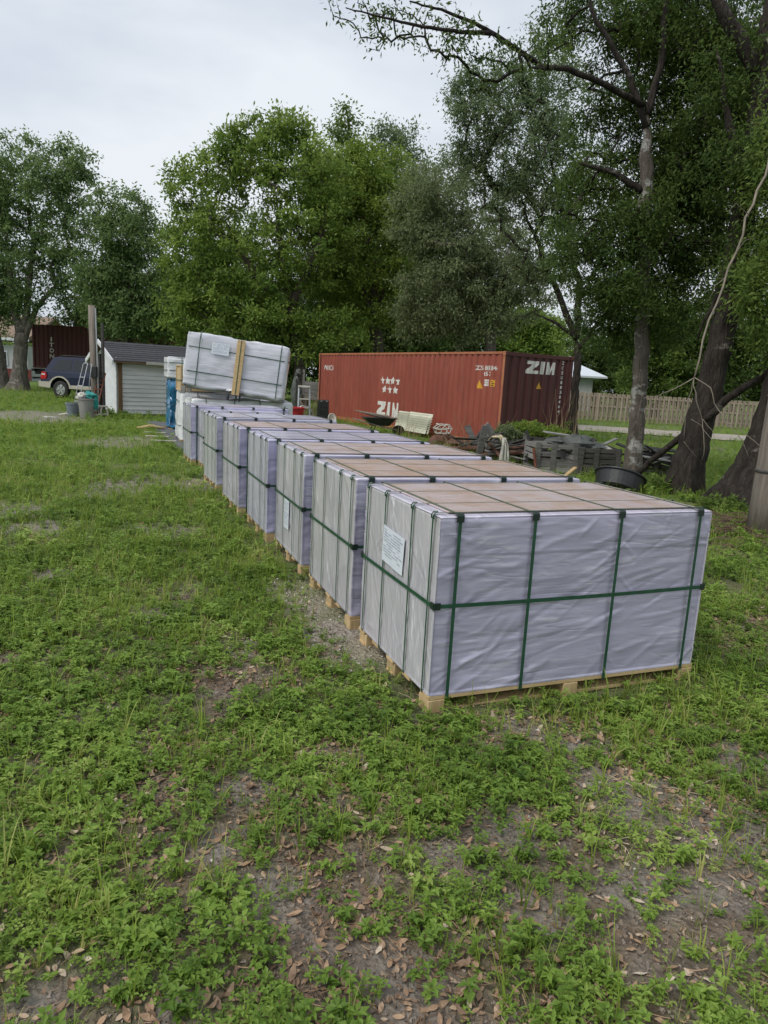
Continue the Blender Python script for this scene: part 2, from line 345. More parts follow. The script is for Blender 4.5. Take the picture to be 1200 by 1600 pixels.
def weed_mat(name, a, b_, trans=.4, last=None):
    m, nt, b, o = new_mat(name); oi = nt.nodes.new('ShaderNodeObjectInfo'); at_ = nt.nodes.new('ShaderNodeAttribute'); at_.attribute_name = 'tint'
    pn = noise(nt, oi.outputs['Location'], 1.3, 3, .6); f = math_(nt, 'ADD', math_(nt, 'MULTIPLY', oi.outputs['Random'], .5), math_(nt, 'MULTIPLY', at_.outputs['Fac'], .3))
    f = math_(nt, 'ADD', f, math_(nt, 'MULTIPLY', math_(nt, 'SUBTRACT', pn, .43), 1.7))
    col = ramp(nt, f, [(0.02, a), (.72, b_), (1.0, last or b_)])
    nt.links.new(col, b.inputs['Base Color']); b.inputs['Roughness'].default_value = .5; b.inputs['Specular IOR Level'].default_value = .3
    tr = nt.nodes.new('ShaderNodeBsdfTranslucent'); nt.links.new(col, tr.inputs['Color'])
    ms = nt.nodes.new('ShaderNodeMixShader'); ms.inputs[0].default_value = trans
    nt.links.new(b.outputs[0], ms.inputs[1]); nt.links.new(tr.outputs[0], ms.inputs[2]); nt.links.new(ms.outputs[0], o.inputs['Surface']); return m
M['weed'] = weed_mat('weed_leaves', (.085, .162, .022), (.235, .360, .058), last=(.36, .46, .11))
M['grass'] = weed_mat('grass_blades', (.120, .202, .024), (.310, .410, .066), last=(.56, .48, .22))
M['litter'] = weed_mat('dead_leaves', (.080, .048, .033), (.40, .265, .165), .1, last=(.58, .49, .38))
M['crumb'] = weed_mat('soil_crumbs', (.055, .043, .034), (.23, .19, .155), 0)
M['chip'] = weed_mat('pale_chips', (.30, .27, .23), (.58, .54, .48), 0)
def bark_mat(name, dark, mid, pale, amount, vs=3.0):
    m, nt, b, o = new_mat(name); v = coords(nt, (1, 1, .35)); f = noise(nt, v, 9, 6, .65)
    col = ramp(nt, f, [(.35, dark), (.65, mid)])
    p = noise(nt, coords(nt, (1, 1, 1.6)), vs, 5, .65); k = ramp(nt, p, [(amount, 0.0), (amount + .08, 1.0)]); col = mix(nt, k, col, pale)
    nt.links.new(col, b.inputs['Base Color']); b.inputs['Roughness'].default_value = .92; b.inputs['Specular IOR Level'].default_value = .2
    bump(nt, b, math_(nt, 'ADD', noise(nt, coords(nt, (4, 4, .55)), 6, 5, .7), math_(nt, 'MULTIPLY', crease(nt, coords(nt, (3, 3, .35)), 4, .6), .5)), 1.0, .05); return m
M['bark_lichen'] = bark_mat('lichen_bark', (.10, .085, .07), (.18, .155, .13), (.40, .39, .36), .53)
M['bark_dark'] = bark_mat('dark_bark', (.024, .020, .017), (.060, .050, .042), (.20, .18, .155), .63)
M['bark_grey'] = bark_mat('grey_bark', (.10, .088, .075), (.20, .18, .155), (.32, .30, .27), .58)
M['bark_far'] = bark_mat('brown_bark', (.07, .058, .048), (.14, .12, .10), (.24, .22, .19), .62)
# ------------------------------------------------------------------ the ground and what grows on it
P_YAW = .378
PALLETS = [(.279, 3.411, .383), (-.196, 4.59, .374), (-.688, 5.824, .368), (-1.189, 6.981, .378), (-1.746, 8.262, .405), (-2.397, 9.851, .415), (-3.12, 11.93, .40), (-3.50, 12.50, .40)]
PL, PW, PH = 1.783, 1.087, 1.048
BARE = [(800, 1150, .26), (900, 1165, .2), (960, 1235, .34), (1110, 1290, .3), (1150, 1195, .28), (700, 1330, .13), (820, 1290, .2), (385, 1235, .17), (525, 1180, .22), (450, 1390, .16),
        (640, 1540, .16), (150, 1120, .24), (60, 1560, .14), (270, 1590, .1), (30, 650, 1.6), (70, 655, 1.2), (15, 800, .5), (45, 825, .4), (260, 830, .35), (200, 760, .6), (325, 755, .45), (180, 690, .8), (380, 1010, .25), (240, 960, .28), (90, 900, .3), (1000, 1400, .2), (860, 1430, .16), (330, 1320, .12), (1130, 1400, .15), (480, 950, .3), (520, 985, .3)]
BARE = [(*gr(a, b)[:2], r * (.72 if b > 850 else 1)) for a, b, r in BARE]
def sstep(a, b, x):
    t = np.clip((x - a) / (b - a), 0, 1); return t * t * (3 - 2 * t)
def bare_of(x, y):
    d = fbm(x * 2.6, y * 2.6, 71) - .5; s = np.zeros_like(x)
    for bx, by, r in BARE: s = np.maximum(s, 1 - sstep(.55, 1.35, np.hypot(x - bx, (y - by) * (1 if by < 8 else .6)) / r + d * 1.6))
    return s
def cover_of(x, y):
    n = fbm(x * 1.35, y * 1.35, 3, 5); lush = sstep(3.6, 6.5, y) * (1 - sstep(-.5, .8, x)) * .13
    c = sstep(.235 - lush, .49 - lush, n) * (1 - .80 * bare_of(x, y))
    return c
def gravel_of(x, y):
    a = math.cos(P_YAW); b = math.sin(P_YAW)
    # strip of crushed stone along the left ends of the nearest stacks, and the soil below the whole row
    u = (x - .28) * a + (y - 3.4) * b; v_ = -(x - .28) * b + (y - 3.4) * a
    e = u + v_ * .03
    return (1 - sstep(.05, .25, np.abs(e + .08 + (fbm(x * 3, y * 3, 9) - .5) * .5) - .12)) * sstep(.35, .8, v_) * (1 - sstep(2.2, 2.9, v_))
def in_rect(x, y, ox, oy, yaw, L, W, m=0.0):
    c, s = math.cos(yaw), math.sin(yaw); u = (x - ox) * c + (y - oy) * s; v_ = -(x - ox) * s + (y - oy) * c
    return (u > -m) & (u < L + m) & (v_ > -m) & (v_ < W + m)
LANE = [Vector((0, 32.6)), Vector((8, 31.9)), Vector((15, 30.3)), Vector((30, 27.0)), Vector((60, 19))]
def lane_d(x, y):
    d = np.full_like(x, 1e9)
    for a, b in zip(LANE[:-1], LANE[1:]):
        ab = b - a; t = np.clip(((x - a.x) * ab.x + (y - a.y) * ab.y) / ab.length_squared, 0, 1)
        d = np.minimum(d, np.hypot(x - a.x - t * ab.x, y - a.y - t * ab.y))
    return d
def gz(x, y):
    return (fbm(x * .8, y * .8, 21) - .5) * .05 + (fbm(x * 4, y * 4, 22, 3) - .5) * .022

def ground():
    xs = np.concatenate([np.array([-600, -300, -150, -90, -60, -45, -36, -30]), np.arange(-26, -6, .5), np.arange(-6, 6.001, .06), np.arange(6.5, 30, .5), np.array([34, 42, 60, 90, 150, 300, 600])])
    ys = np.concatenate([np.array([-600, -200, -60, -20, -6, -2]), np.arange(-1, 9.001, .06), np.arange(9.25, 26, .25), np.arange(26.5, 50, .75), np.array([52, 58, 70, 100, 180, 400, 900])])
    X, Y = np.meshgrid(xs, ys); x = X.ravel(); y = Y.ravel(); Z = gz(x, y) * (1 - sstep(20, 30, np.hypot(x, y)))
    nx, ny = len(xs), len(ys); me = bpy.data.meshes.new('ground')
    i = (np.arange(ny - 1)[:, None] * nx + np.arange(nx - 1)[None, :]).ravel()
    q = np.stack([i, i + 1, i + nx + 1, i + nx], 1)
    raw_mesh(me, np.stack([x, y, Z], 1), q, True)
    for nm, arr in (('cover', cover_of(x, y)), ('gravel', np.clip(gravel_of(x, y), 0, 1)), ('sand', bare_of(x, y)), ('lawn', sstep(7, 16, y + np.abs(x) * .3))):
        a = me.attributes.new(nm, 'FLOAT', 'POINT'); a.data.foreach_set('value', arr.astype(np.float32))
    m, nt, b, o = new_mat('yard_soil'); v = coords(nt, world=True)
    def A(n):
        k = nt.nodes.new('ShaderNodeAttribute'); k.attribute_name = n; return k.outputs['Fac']
    soil = ramp(nt, noise(nt, v, 5, 8, .7), [(.30, (.105, .082, .064)), (.50, (.20, .165, .132)), (.70, (.33, .29, .245))])
    vo = nt.nodes.new('ShaderNodeTexVoronoi'); vo.inputs['Scale'].default_value = 42; vo.inputs['Randomness'].default_value = 1; nt.links.new(v, vo.inputs['Vector'])
    lit = ramp(nt, vo.outputs['Color'], [(.2, (.10, .065, .04)), (.55, (.24, .165, .105)), (.85, (.36, .28, .20))])
    lm = ramp(nt, noise(nt, v, 3.1, 5, .65), [(.42, 0.0), (.56, 1.0)]); soil = mix(nt, math_(nt, 'MULTIPLY', lm, .6), soil, lit)
    v2 = nt.nodes.new('ShaderNodeTexVoronoi'); v2.inputs['Scale'].default_value = 70; nt.links.new(v, v2.inputs['Vector'])
    grv = ramp(nt, v2.outputs['Color'], [(.1, (.36, .29, .23)), (.9, (.60, .52, .44))])
    snd = ramp(nt, noise(nt, v, 12, 7, .75), [(.32, (.19, .165, .14)), (.6, (.40, .365, .32))]); sandy = None
    col = mix(nt, A('gravel'), soil, grv)
    grn = ramp(nt, noise(nt, v, 7, 7, .7), [(.3, (.045, .085, .018)), (.7, (.125, .195, .040))])
    col = mix(nt, math_(nt, 'MULTIPLY', A('cover'), .55), col, grn)
    lw = ramp(nt, noise(nt, v, 1.1, 7, .65), [(.30, (.17, .165, .075)), (.42, (.115, .185, .042)), (.7, (.155, .255, .048))])
    col = mix(nt, math_(nt, 'MULTIPLY', A('lawn'), math_(nt, 'ADD', math_(nt, 'MULTIPLY', A('cover'), .55), .35)), col, lw)
    col = mix(nt, math_(nt, 'MULTIPLY', A('sand'), .65), col, snd)
    nt.links.new(col, b.inputs['Base Color']); b.inputs['Roughness'].default_value = .95; b.inputs['Specular IOR Level'].default_value = .15
    h = math_(nt, 'ADD', noise(nt, v, 30, 6, .7), math_(nt, 'MULTIPLY', vo.outputs['Distance'], .8)); bump(nt, b, h, 1.0, .03)
    me.materials.append(m); structure(link('ground', me))

def raw_mesh(me, V, F, smooth=False):
    V = np.ascontiguousarray(V, np.float32); F = np.ascontiguousarray(F, np.int32); n, k = F.shape
    me.vertices.add(len(V)); me.vertices.foreach_set('co', V.ravel())
    me.loops.add(n * k); me.loops.foreach_set('vertex_index', F.ravel())
    me.polygons.add(n); me.polygons.foreach_set('loop_start', np.arange(0, n * k, k, dtype=np.int32))
    try: me.polygons.foreach_set('loop_total', np.full(n, k, np.int32))
    except Exception: pass
    if smooth: me.polygons.foreach_set('use_smooth', np.ones(n, bool))
    me.update(calc_edges=True)

def strip_sheet(name, pts, wid, mat, z):
    V = []; F = []; r = np.random.default_rng(4)
    P2 = []
    for a, b in zip(pts[:-1], pts[1:]):
        for k in range(24): P2.append(a.lerp(b, k / 24))
    P2.append(pts[-1])
    for i, p in enumerate(P2):
        t = (P2[min(i + 1, len(P2) - 1)] - P2[max(i - 1, 0)]).normalized(); n = Vector((-t.y, t.x))
        for s in (-1, -.4, .2, 1):
            q = p + n * (s * wid / 2 + (r.normal() * .16 if abs(s) == 1 else 0)); V.append((q.x, q.y, z))
    for i in range(len(P2) - 1):
        for k in range(3): F.append((i * 4 + k, i * 4 + k + 1, i * 4 + 5 + k, i * 4 + 4 + k))
    me = bpy.data.meshes.new(name); me.from_pydata(V, [], F); me.materials.append(mat); return structure(link(name, me))

ground()
strip_sheet('lane', LANE, 4.6, M['lane'], .035)
# dark pad beside the shed with pale lath strips lying on it
pad = MB(); c0 = [gr(*p) for p in ((229, 660), (262, 662), (300, 700), (285, 706), (268, 692), (245, 676))]
pad.prism([(p.x, p.y) for p in c0], -.02, .05, lambda u, v, z: Vector((u, v, z))); structure(pad.build('pavement', M['asphalt']))

# ---- small plants, grass and dead leaves as instanced ground cover
def leaf_geo(mb_v, mb_f, p, d, up, L, W, fold=.25, mid=.45):
    d = d.normalized(); s = d.cross(up).normalized(); u = s.cross(d).normalized(); o = len(mb_v)
    mb_v += [p, p + d * L * mid + s * W / 2 + u * W * fold, p + d * L * mid, p + d * L * mid - s * W / 2 + u * W * fold, p + d * L - u * L * .12]
    mb_f += [(o, o + 2, o + 1), (o, o + 3, o + 2), (o + 1, o + 2, o + 4), (o + 2, o + 3, o + 4)]
def src_mesh(name, V, F, mat, seed, collection, per=5):
    me = bpy.data.meshes.new(name); me.from_pydata([tuple(v) for v in V], [], F); me.materials.append(mat)
    r = np.random.default_rng(seed); n = len(V); t = np.repeat(r.random(n // per + 1), per)[:n]
    a = me.attributes.new('tint', 'FLOAT', 'POINT'); a.data.foreach_set('value', t.astype(np.float32))
    o = bpy.data.objects.new(name, me); collection.objects.link(o); return o
def weed_src(seed, coll, hgt, rad, leaf, nst, name):
    r = random.Random(seed); V = []; F = []
    for s in range(nst):
        a = r.uniform(0, 6.28); out = Vector((math.cos(a), math.sin(a), 0)); R = r.uniform(.25, 1) * rad; H = hgt * r.uniform(.5, 1.1) * (1.1 - .4 * R / rad)
        prev = Vector((0, 0, 0)); k = r.randint(3, 5)
        for i in range(1, k + 1):
            t = i / k; p = out * R * t + Vector((0, 0, H * math.sin(t * 1.5))) + Vector((r.gauss(0, .005), r.gauss(0, .005), 0))
            w_ = .0016; sd = Vector((-out.y, out.x, 0)) * w_; o = len(V); V += [prev - sd, prev + sd, p + sd, p - sd, p]; F.append((o, o + 1, o + 2, o + 3)); prev = p
            nl = 2 if i < k else 3; a0 = r.uniform(0, 6.28)
            for j in range(nl):
                b = a0 + j * 6.28 / nl + r.uniform(-.4, .4); d = Vector((math.cos(b), math.sin(b), r.uniform(-.15, .45))) + out * .35
                leaf_geo(V, F, p, d, Vector((r.gauss(0, .2), r.gauss(0, .2), 1)), leaf * r.uniform(.6, 1.25), leaf * r.uniform(.42, .62))
    return src_mesh(name, V, F, M['weed'], seed, coll)
def grass_src(seed, coll, n, L, spread, wid, name):
    r = random.Random(seed); V = []; F = []
    for i in range(n):
        a = r.uniform(0, 6.28); out = Vector((math.cos(a), math.sin(a), 0)); l = L * r.uniform(.45, 1.15); lean = r.uniform(.15, .95); w_ = wid * r.uniform(.7, 1.2)
        p0 = out * spread * r.random(); sd = Vector((-out.y, out.x, 0)); o = len(V)
        for k in range(5):
            t = k / 4; p = p0 + out * (l * lean * t * t * .8) + Vector((0, 0, l * (t - .42 * lean * t * t * t))); ww = w_ * (1 - t) ** .7 * (.6 + .4 * min(1, t * 3))
            if k < 4: V += [p - sd * ww / 2, p + sd * ww / 2]
            else: V += [p]
        for k in range(3): F.append((o + 2 * k, o + 2 * k + 1, o + 2 * k + 3, o + 2 * k + 2))
        F.append((o + 6, o + 7, o + 8)); V.append(p0)
    return src_mesh(name, V, F, M['grass'], seed, coll, 10)
def dead_src(seed, coll, name):
    r = random.Random(seed); V = []; F = []
    L = r.uniform(.035, .085); W = L * r.uniform(.25, .6); c = r.uniform(-.9, .9); n = 4
    for k in range(n + 1):
        t = k / n; ww = W * math.sin(math.pi * min(.97, t * .92 + .05)) ** .8; z = .004 + c * L * (t - .5) ** 2 + .006 * r.random() + abs(c) * L * .1; q = .35 * ww * r.uniform(-.2, 1)
        V += [Vector((t * L - L / 2, -ww / 2, z + q)), Vector((t * L - L / 2, 0, z)), Vector((t * L - L / 2, ww / 2, z + q * r.uniform(.4, 1.2)))]
    for k in range(n):
        for j in range(2): F.append((3 * k + j, 3 * k + j + 1, 3 * k + 4 + j, 3 * k + 3 + j))
    return src_mesh(name, V, F, M['litter'], seed, coll, 15)
def chip_src(seed, coll, name):
    r = random.Random(seed); V = []; s = .009
    for p in ((1, 0, 0), (-1, 0, 0), (0, 1, 0), (0, -1, 0), (0, 0, .7), (0, 0, -.5)): V.append(Vector(p) * s * r.uniform(.6, 1.4) + Vector((r.gauss(0, .002), r.gauss(0, .002), .003)))
    F = [(0, 2, 4), (2, 1, 4), (1, 3, 4), (3, 0, 4), (2, 0, 5), (1, 2, 5), (3, 1, 5), (0, 3, 5)]
    return src_mesh(name, V, F, M['chip'], seed, coll, 6)
def scatter(name, coll, pts, rot, scl, idx, label):
    me = bpy.data.meshes.new(name); me.vertices.add(len(pts)); me.vertices.foreach_set('co', np.ascontiguousarray(pts, np.float32).ravel())
    a = me.attributes.new('turn', 'FLOAT_VECTOR', 'POINT'); a.data.foreach_set('vector', np.ascontiguousarray(rot, np.float32).ravel())
    a = me.attributes.new('size', 'FLOAT', 'POINT'); a.data.foreach_set('value', np.ascontiguousarray(scl, np.float32))
    a = me.attributes.new('pick', 'INT', 'POINT'); a.data.foreach_set('value', np.ascontiguousarray(idx, np.int32))
    o = link(name, me); g = bpy.data.node_groups.new(name + '_growth', 'GeometryNodeTree')
    g.interface.new_socket('Geometry', in_out='INPUT', socket_type='NodeSocketGeometry'); g.interface.new_socket('Geometry', in_out='OUTPUT', socket_type='NodeSocketGeometry')
    n = g.nodes; gi = n.new('NodeGroupInput'); go = n.new('NodeGroupOutput'); ip = n.new('GeometryNodeInstanceOnPoints'); ci = n.new('GeometryNodeCollectionInfo')
    ci.inputs['Collection'].default_value = coll; ci.inputs['Separate Children'].default_value = True; ci.inputs['Reset Children'].default_value = True
    def na(nm, ty):
        k = n.new('GeometryNodeInputNamedAttribute'); k.data_type = ty; k.inputs['Name'].default_value = nm; return [s for s in k.outputs if s.enabled and s.name == 'Attribute'][0]
    er = n.new('FunctionNodeEulerToRotation'); g.links.new(na('turn', 'FLOAT_VECTOR'), er.inputs[0])
    ip.inputs['Pick Instance'].default_value = True
    g.links.new(gi.outputs[0], ip.inputs['Points']); g.links.new(ci.outputs[0], ip.inputs['Instance']); g.links.new(na('pick', 'INT'), ip.inputs['Instance Index'])
    g.links.new(er.outputs[0], ip.inputs['Rotation']); g.links.new(na('size', 'FLOAT'), ip.inputs['Scale']); g.links.new(ip.outputs[0], go.inputs[0])
    md = o.modifiers.new('growth', 'NODES'); md.node_group = g
    tag(o, label, None, kind='stuff'); return o

rg = np.random.default_rng(11)
def sample(y0, y1, dens, xlo=-.66, xhi=.66, mx_=1.2):
    A_ = 0; n = int(dens * (y1 - y0) * ((xhi - xlo) * (y0 + y1) / 2 + 2 * mx_)); y = rg.uniform(y0, y1, n)
    wmax = (xhi - xlo) * y1 + 2 * mx_; x = rg.uniform(0, 1, n) * wmax + xlo * y1 - mx_
    k = (x > xlo * y - mx_) & (x < xhi * y + mx_); return x[k], y[k]
SHED_O = gr(183.5, 649); SHED_YAW = .60
def free(x, y):
    k = np.ones(len(x), bool)
    for px_, py_, yw in PALLETS: k &= ~in_rect(x, y, px_, py_, yw, PL, PW, -.08) & ~(in_rect(x, y, px_, py_, yw, PL, PW, .10) & (rg.random(len(x)) < .8))
    k &= ~in_rect(x, y, 2.997, 19.171, .516, 2.44, 12.19, 0) & ~in_rect(x, y, SHED_O.x, SHED_O.y, SHED_YAW, 4.6, 4.2, 0)
    k &= ~((lane_d(x, y) < 2.15)); k &= ~in_rect(x, y, -4.33, 14.8, .40, 2.3, 6.0, 0)
    pp = np.array([[p.x, p.y] for p in c0]); ins = np.zeros(len(x), bool); j = len(pp) - 1
    for i in range(len(pp)):
        c = ((pp[i, 1] > y) != (pp[j, 1] > y)) & (x < (pp[j, 0] - pp[i, 0]) * (y - pp[i, 1]) / (pp[j, 1] - pp[i, 1] + 1e-12) + pp[i, 0]); ins ^= c; j = i
    return k & ~ins
def lay(name, coll, nvar, bands, prob, size, label, tilt=.12, zoff=0.0, flat=False):
    X, Y, SC = [], [], []
    for y0, y1, dn, sc in bands:
        x, y = sample(y0, y1, dn); k = free(x, y); x, y = x[k], y[k]; k = rg.random(len(x)) < prob(x, y); x, y = x[k], y[k]
        X.append(x); Y.append(y); SC.append(sc * rg.uniform(size[0], size[1], len(x)))
    x = np.concatenate(X); y = np.concatenate(Y); s = np.concatenate(SC); n = len(x)
    z = gz(x, y) * (1 - sstep(20, 30, np.hypot(x, y))) + zoff
    rot = np.stack([rg.normal(0, tilt, n), rg.normal(0, tilt, n), rg.uniform(0, 6.283, n)], 1)
    return scatter(name, coll, np.stack([x, y, z], 1), rot, s, rg.integers(0, nvar, n), label)

def clover_src(seed, coll, name):
    r = random.Random(seed); V = []; F = []
    for s in range(r.randint(3, 6)):
        a = r.uniform(0, 6.28); R = r.uniform(.01, .06); top = Vector((math.cos(a) * R, math.sin(a) * R, r.uniform(.02, .06)))
        o = len(V); V += [Vector((top.x * .3 - .0008, top.y * .3, 0)), Vector((top.x * .3 + .0008, top.y * .3, 0)), top + Vector((.0008, 0, 0)), top - Vector((.0008, 0, 0)), top]; F.append((o, o + 1, o + 2, o + 3))
        a0 = r.uniform(0, 6.28); sz = r.uniform(.013, .024)
        for k in range(3): b_ = a0 + k * 2.09; leaf_geo(V, F, top, Vector((math.cos(b_), math.sin(b_), r.uniform(-.1, .35))), Vector((0, 0, 1)), sz, sz * .8, .15, .6)
    return src_mesh(name, V, F, M['weed'], seed, coll)
def twig_src(seed, coll, name):
    r = random.Random(seed); V = []; F = []; l = r.uniform(.06, .2); w_ = r.uniform(.0015, .0035); p = Vector((-l / 2, 0, .004)); a = 0
    for k in range(4):
        q = p + Vector((math.cos(a), math.sin(a), r.uniform(-.02, .05))) * l / 4; a += r.gauss(0, .35); o = len(V); s = Vector((-math.sin(a), math.cos(a), 0)) * w_; u = Vector((0, 0, w_ * 1.6))
        V += [p - s, p + s, p + u, q - s, q + s, q + u]; F += [(o, o + 2, o + 5, o + 3), (o + 1, o + 4, o + 5, o + 2)]; p = q
    return src_mesh(name, V, F, M['litter'], seed, coll, 24)
def crumb_src(seed, coll, name):
    o = chip_src(seed, coll, name); o.data.materials[0] = M['crumb']; return o
cw = bpy.data.collections.new('weed_kinds')
for i in range(4): weed_src(30 + i, cw, .085, .075, .034 + .004 * i, 2 + i % 2, 'kind_%02d' % i)
for i in range(3): weed_src(40 + i, cw, .13, .06, .040, 2, 'kind_%02d' % (4 + i))
for i in range(3): weed_src(50 + i, cw, .045, .09, .024, 4, 'kind_%02d' % (7 + i))
for i in range(4): clover_src(60 + i, cw, 'kind_%02d' % (10 + i))
cg = bpy.data.collections.new('grass_kinds')
for i in range(4): grass_src(70 + i, cg, 10, .10 + .02 * i, .04, .0042, 'kind_%02d' % i)
for i in range(2): grass_src(80 + i, cg, 6, .20, .02, .0085, 'kind_%02d' % (4 + i))
for i in range(2): grass_src(84 + i, cg, 3, .27, .015, .007, 'kind_%02d' % (6 + i))
cl = bpy.data.collections.new('dead_leaf_kinds')
for i in range(9): dead_src(90 + i, cl, 'kind_%02d' % i)
for i in range(4): twig_src(110 + i, cl, 'kind_%02d' % (9 + i))
cc = bpy.data.collections.new('chip_kinds')
for i in range(3): chip_src(100 + i, cc, 'kind_%02d' % i)
ck = bpy.data.collections.new('crumb_kinds')
for i in range(3): crumb_src(105 + i, ck, 'kind_%02d' % i)
def p_weed(x, y):
    return np.clip(cover_of(x, y) * (.40 + .60 * sstep(.36, .54, fbm(x * 2.2, y * 2.2, 41))) * (1 - .95 * gravel_of(x, y)) * (1 - .45 * sstep(6, 12, y)) + .10, 0, 1)
def p_grass(x, y):
    left = np.maximum((1 - sstep(-.6, 1.2, x)) * sstep(3.2, 6, y), sstep(12, 16, y))
    return np.clip(cover_of(x, y) * (.22 + .45 * sstep(.44, .62, fbm(x * 1.8, y * 1.8, 43)) + .55 * left) * (1 - .9 * gravel_of(x, y)) + .06, 0, 1)
lay('weeds', cw, 14, [(1.0, 3.2, 1250, .64), (3.2, 6, 760, .74), (6, 11, 300, .95), (11, 20, 60, 1.4), (20, 32, 12, 1.8)], p_weed, (.5, 1.3), 'low leafy weeds spreading in clumps over the bare yard soil')
lay('grass', cg, 8, [(1.0, 3.2, 620, .85), (3.2, 6, 620, .85), (6, 11, 330, 1.0), (11, 20, 150, 1.1), (20, 34, 40, 1.4), (34, 48, 10, 1.9)], p_grass, (.5, 1.15), 'uncut green grass blades growing in tufts over the yard')
lay('leaf_litter', cl, 13, [(1.0, 3.2, 3000, .55), (3.2, 6, 1900, .62), (6, 11, 120, .85)], lambda x, y: np.clip((.25 + .75 * sstep(.36, .6, fbm(x * 2.1, y * 2.1, 45))) * (1 - .75 * (1 - sstep(-1.2, .6, x)) * sstep(3, 5, y)) * (1 - .8 * gravel_of(x, y)), 0, 1), (.55, 1.2), 'dry brown fallen leaves lying between the weeds', tilt=.32, zoff=.005)
lay('soil_crumbs', ck, 3, [(1.0, 3.2, 4500, .7), (3.2, 6, 1800, .85)], lambda x, y: np.clip(1 - .6 * cover_of(x, y), 0, 1), (.3, 1.3), 'dark crumbs of loose soil between the weeds', tilt=1.2, zoff=.001)
lay('gravel', cc, 3, [(1.0, 3.2, 260, .8), (3.2, 6, 500, 1.0), (6, 9, 60, 1.2)], lambda x, y: np.clip(.9 * gravel_of(x, y) + .22 * bare_of(x, y) * sstep(.45, .6, fbm(x * 1.7, y * 1.7, 47)) + .012, 0, 1), (.5, 1.5), 'pale crushed stone chips scattered on bare soil', tilt=1.2, zoff=.002)

# ------------------------------------------------------------------ trees
def leaves_mesh(name, centers, per, spread, L, W, droop, seed, mat, flat=.75):
    r = np.random.default_rng(seed); n = len(centers); per = np.full(n, per) if np.isscalar(per) else np.asarray(per); c = np.repeat(np.asarray(centers), per, 0); m_ = len(c)
    g = r.normal(0, 1, (m_, 3)); rad = np.minimum(np.abs(r.normal(0, 1, (m_, 1))) ** .8, 1.5); spread = np.repeat(np.where(per < 40, .55, 1.0), per)[:, None] * spread; g = g / np.linalg.norm(g, axis=1, keepdims=True) * rad * spread * .9; g[:, 2] *= flat
    p = c + g; d = r.normal(0, .8, (m_, 3)) + g / spread * .7; d[:, 2] -= droop; d /= np.linalg.norm(d, axis=1, keepdims=True)
    nrm = r.normal(0, .7, (m_, 3)); nrm[:, 2] += .8; s = np.cross(d, nrm); s /= np.linalg.norm(s, axis=1, keepdims=True) + 1e-9
    l = (L * r.uniform(.6, 1.3, (m_, 1))); w_ = W * r.uniform(.7, 1.25, (m_, 1))
    V = np.stack([p, p + d * l * .5 + s * w_ / 2, p + d * l, p + d * l * .5 - s * w_ / 2], 1).reshape(-1, 3)
    F = np.arange(m_ * 4).reshape(m_, 4); me = bpy.data.meshes.new(name); raw_mesh(me, V, F)
    tc_ = np.repeat(r.normal(0, .22, n), per); t = np.clip(.45 + tc_ + r.normal(0, .2, m_), 0, 1)
    a = me.attributes.new('tint', 'FLOAT', 'POINT'); a.data.foreach_set('value', np.repeat(t, 4).astype(np.float32)); me.materials.append(mat); return me
def wobble(pts, rr, amp, seed, sub=3):
    r = random.Random(seed); P_ = []; R_ = []
    for i in range(len(pts) - 1):
        a, b = Vector(pts[i]), Vector(pts[i + 1]); l = (b - a).length
        for k in range(sub):
            t = k / sub; j = 0 if (i == 0 and k == 0) else amp * l; P_.append(a.lerp(b, t) + Vector((r.gauss(0, j), r.gauss(0, j), r.gauss(0, j * .4)))); R_.append(rr[i] * (1 - t) + rr[i + 1] * t)
    P_.append(Vector(pts[-1])); R_.append(rr[-1]); return P_, R_
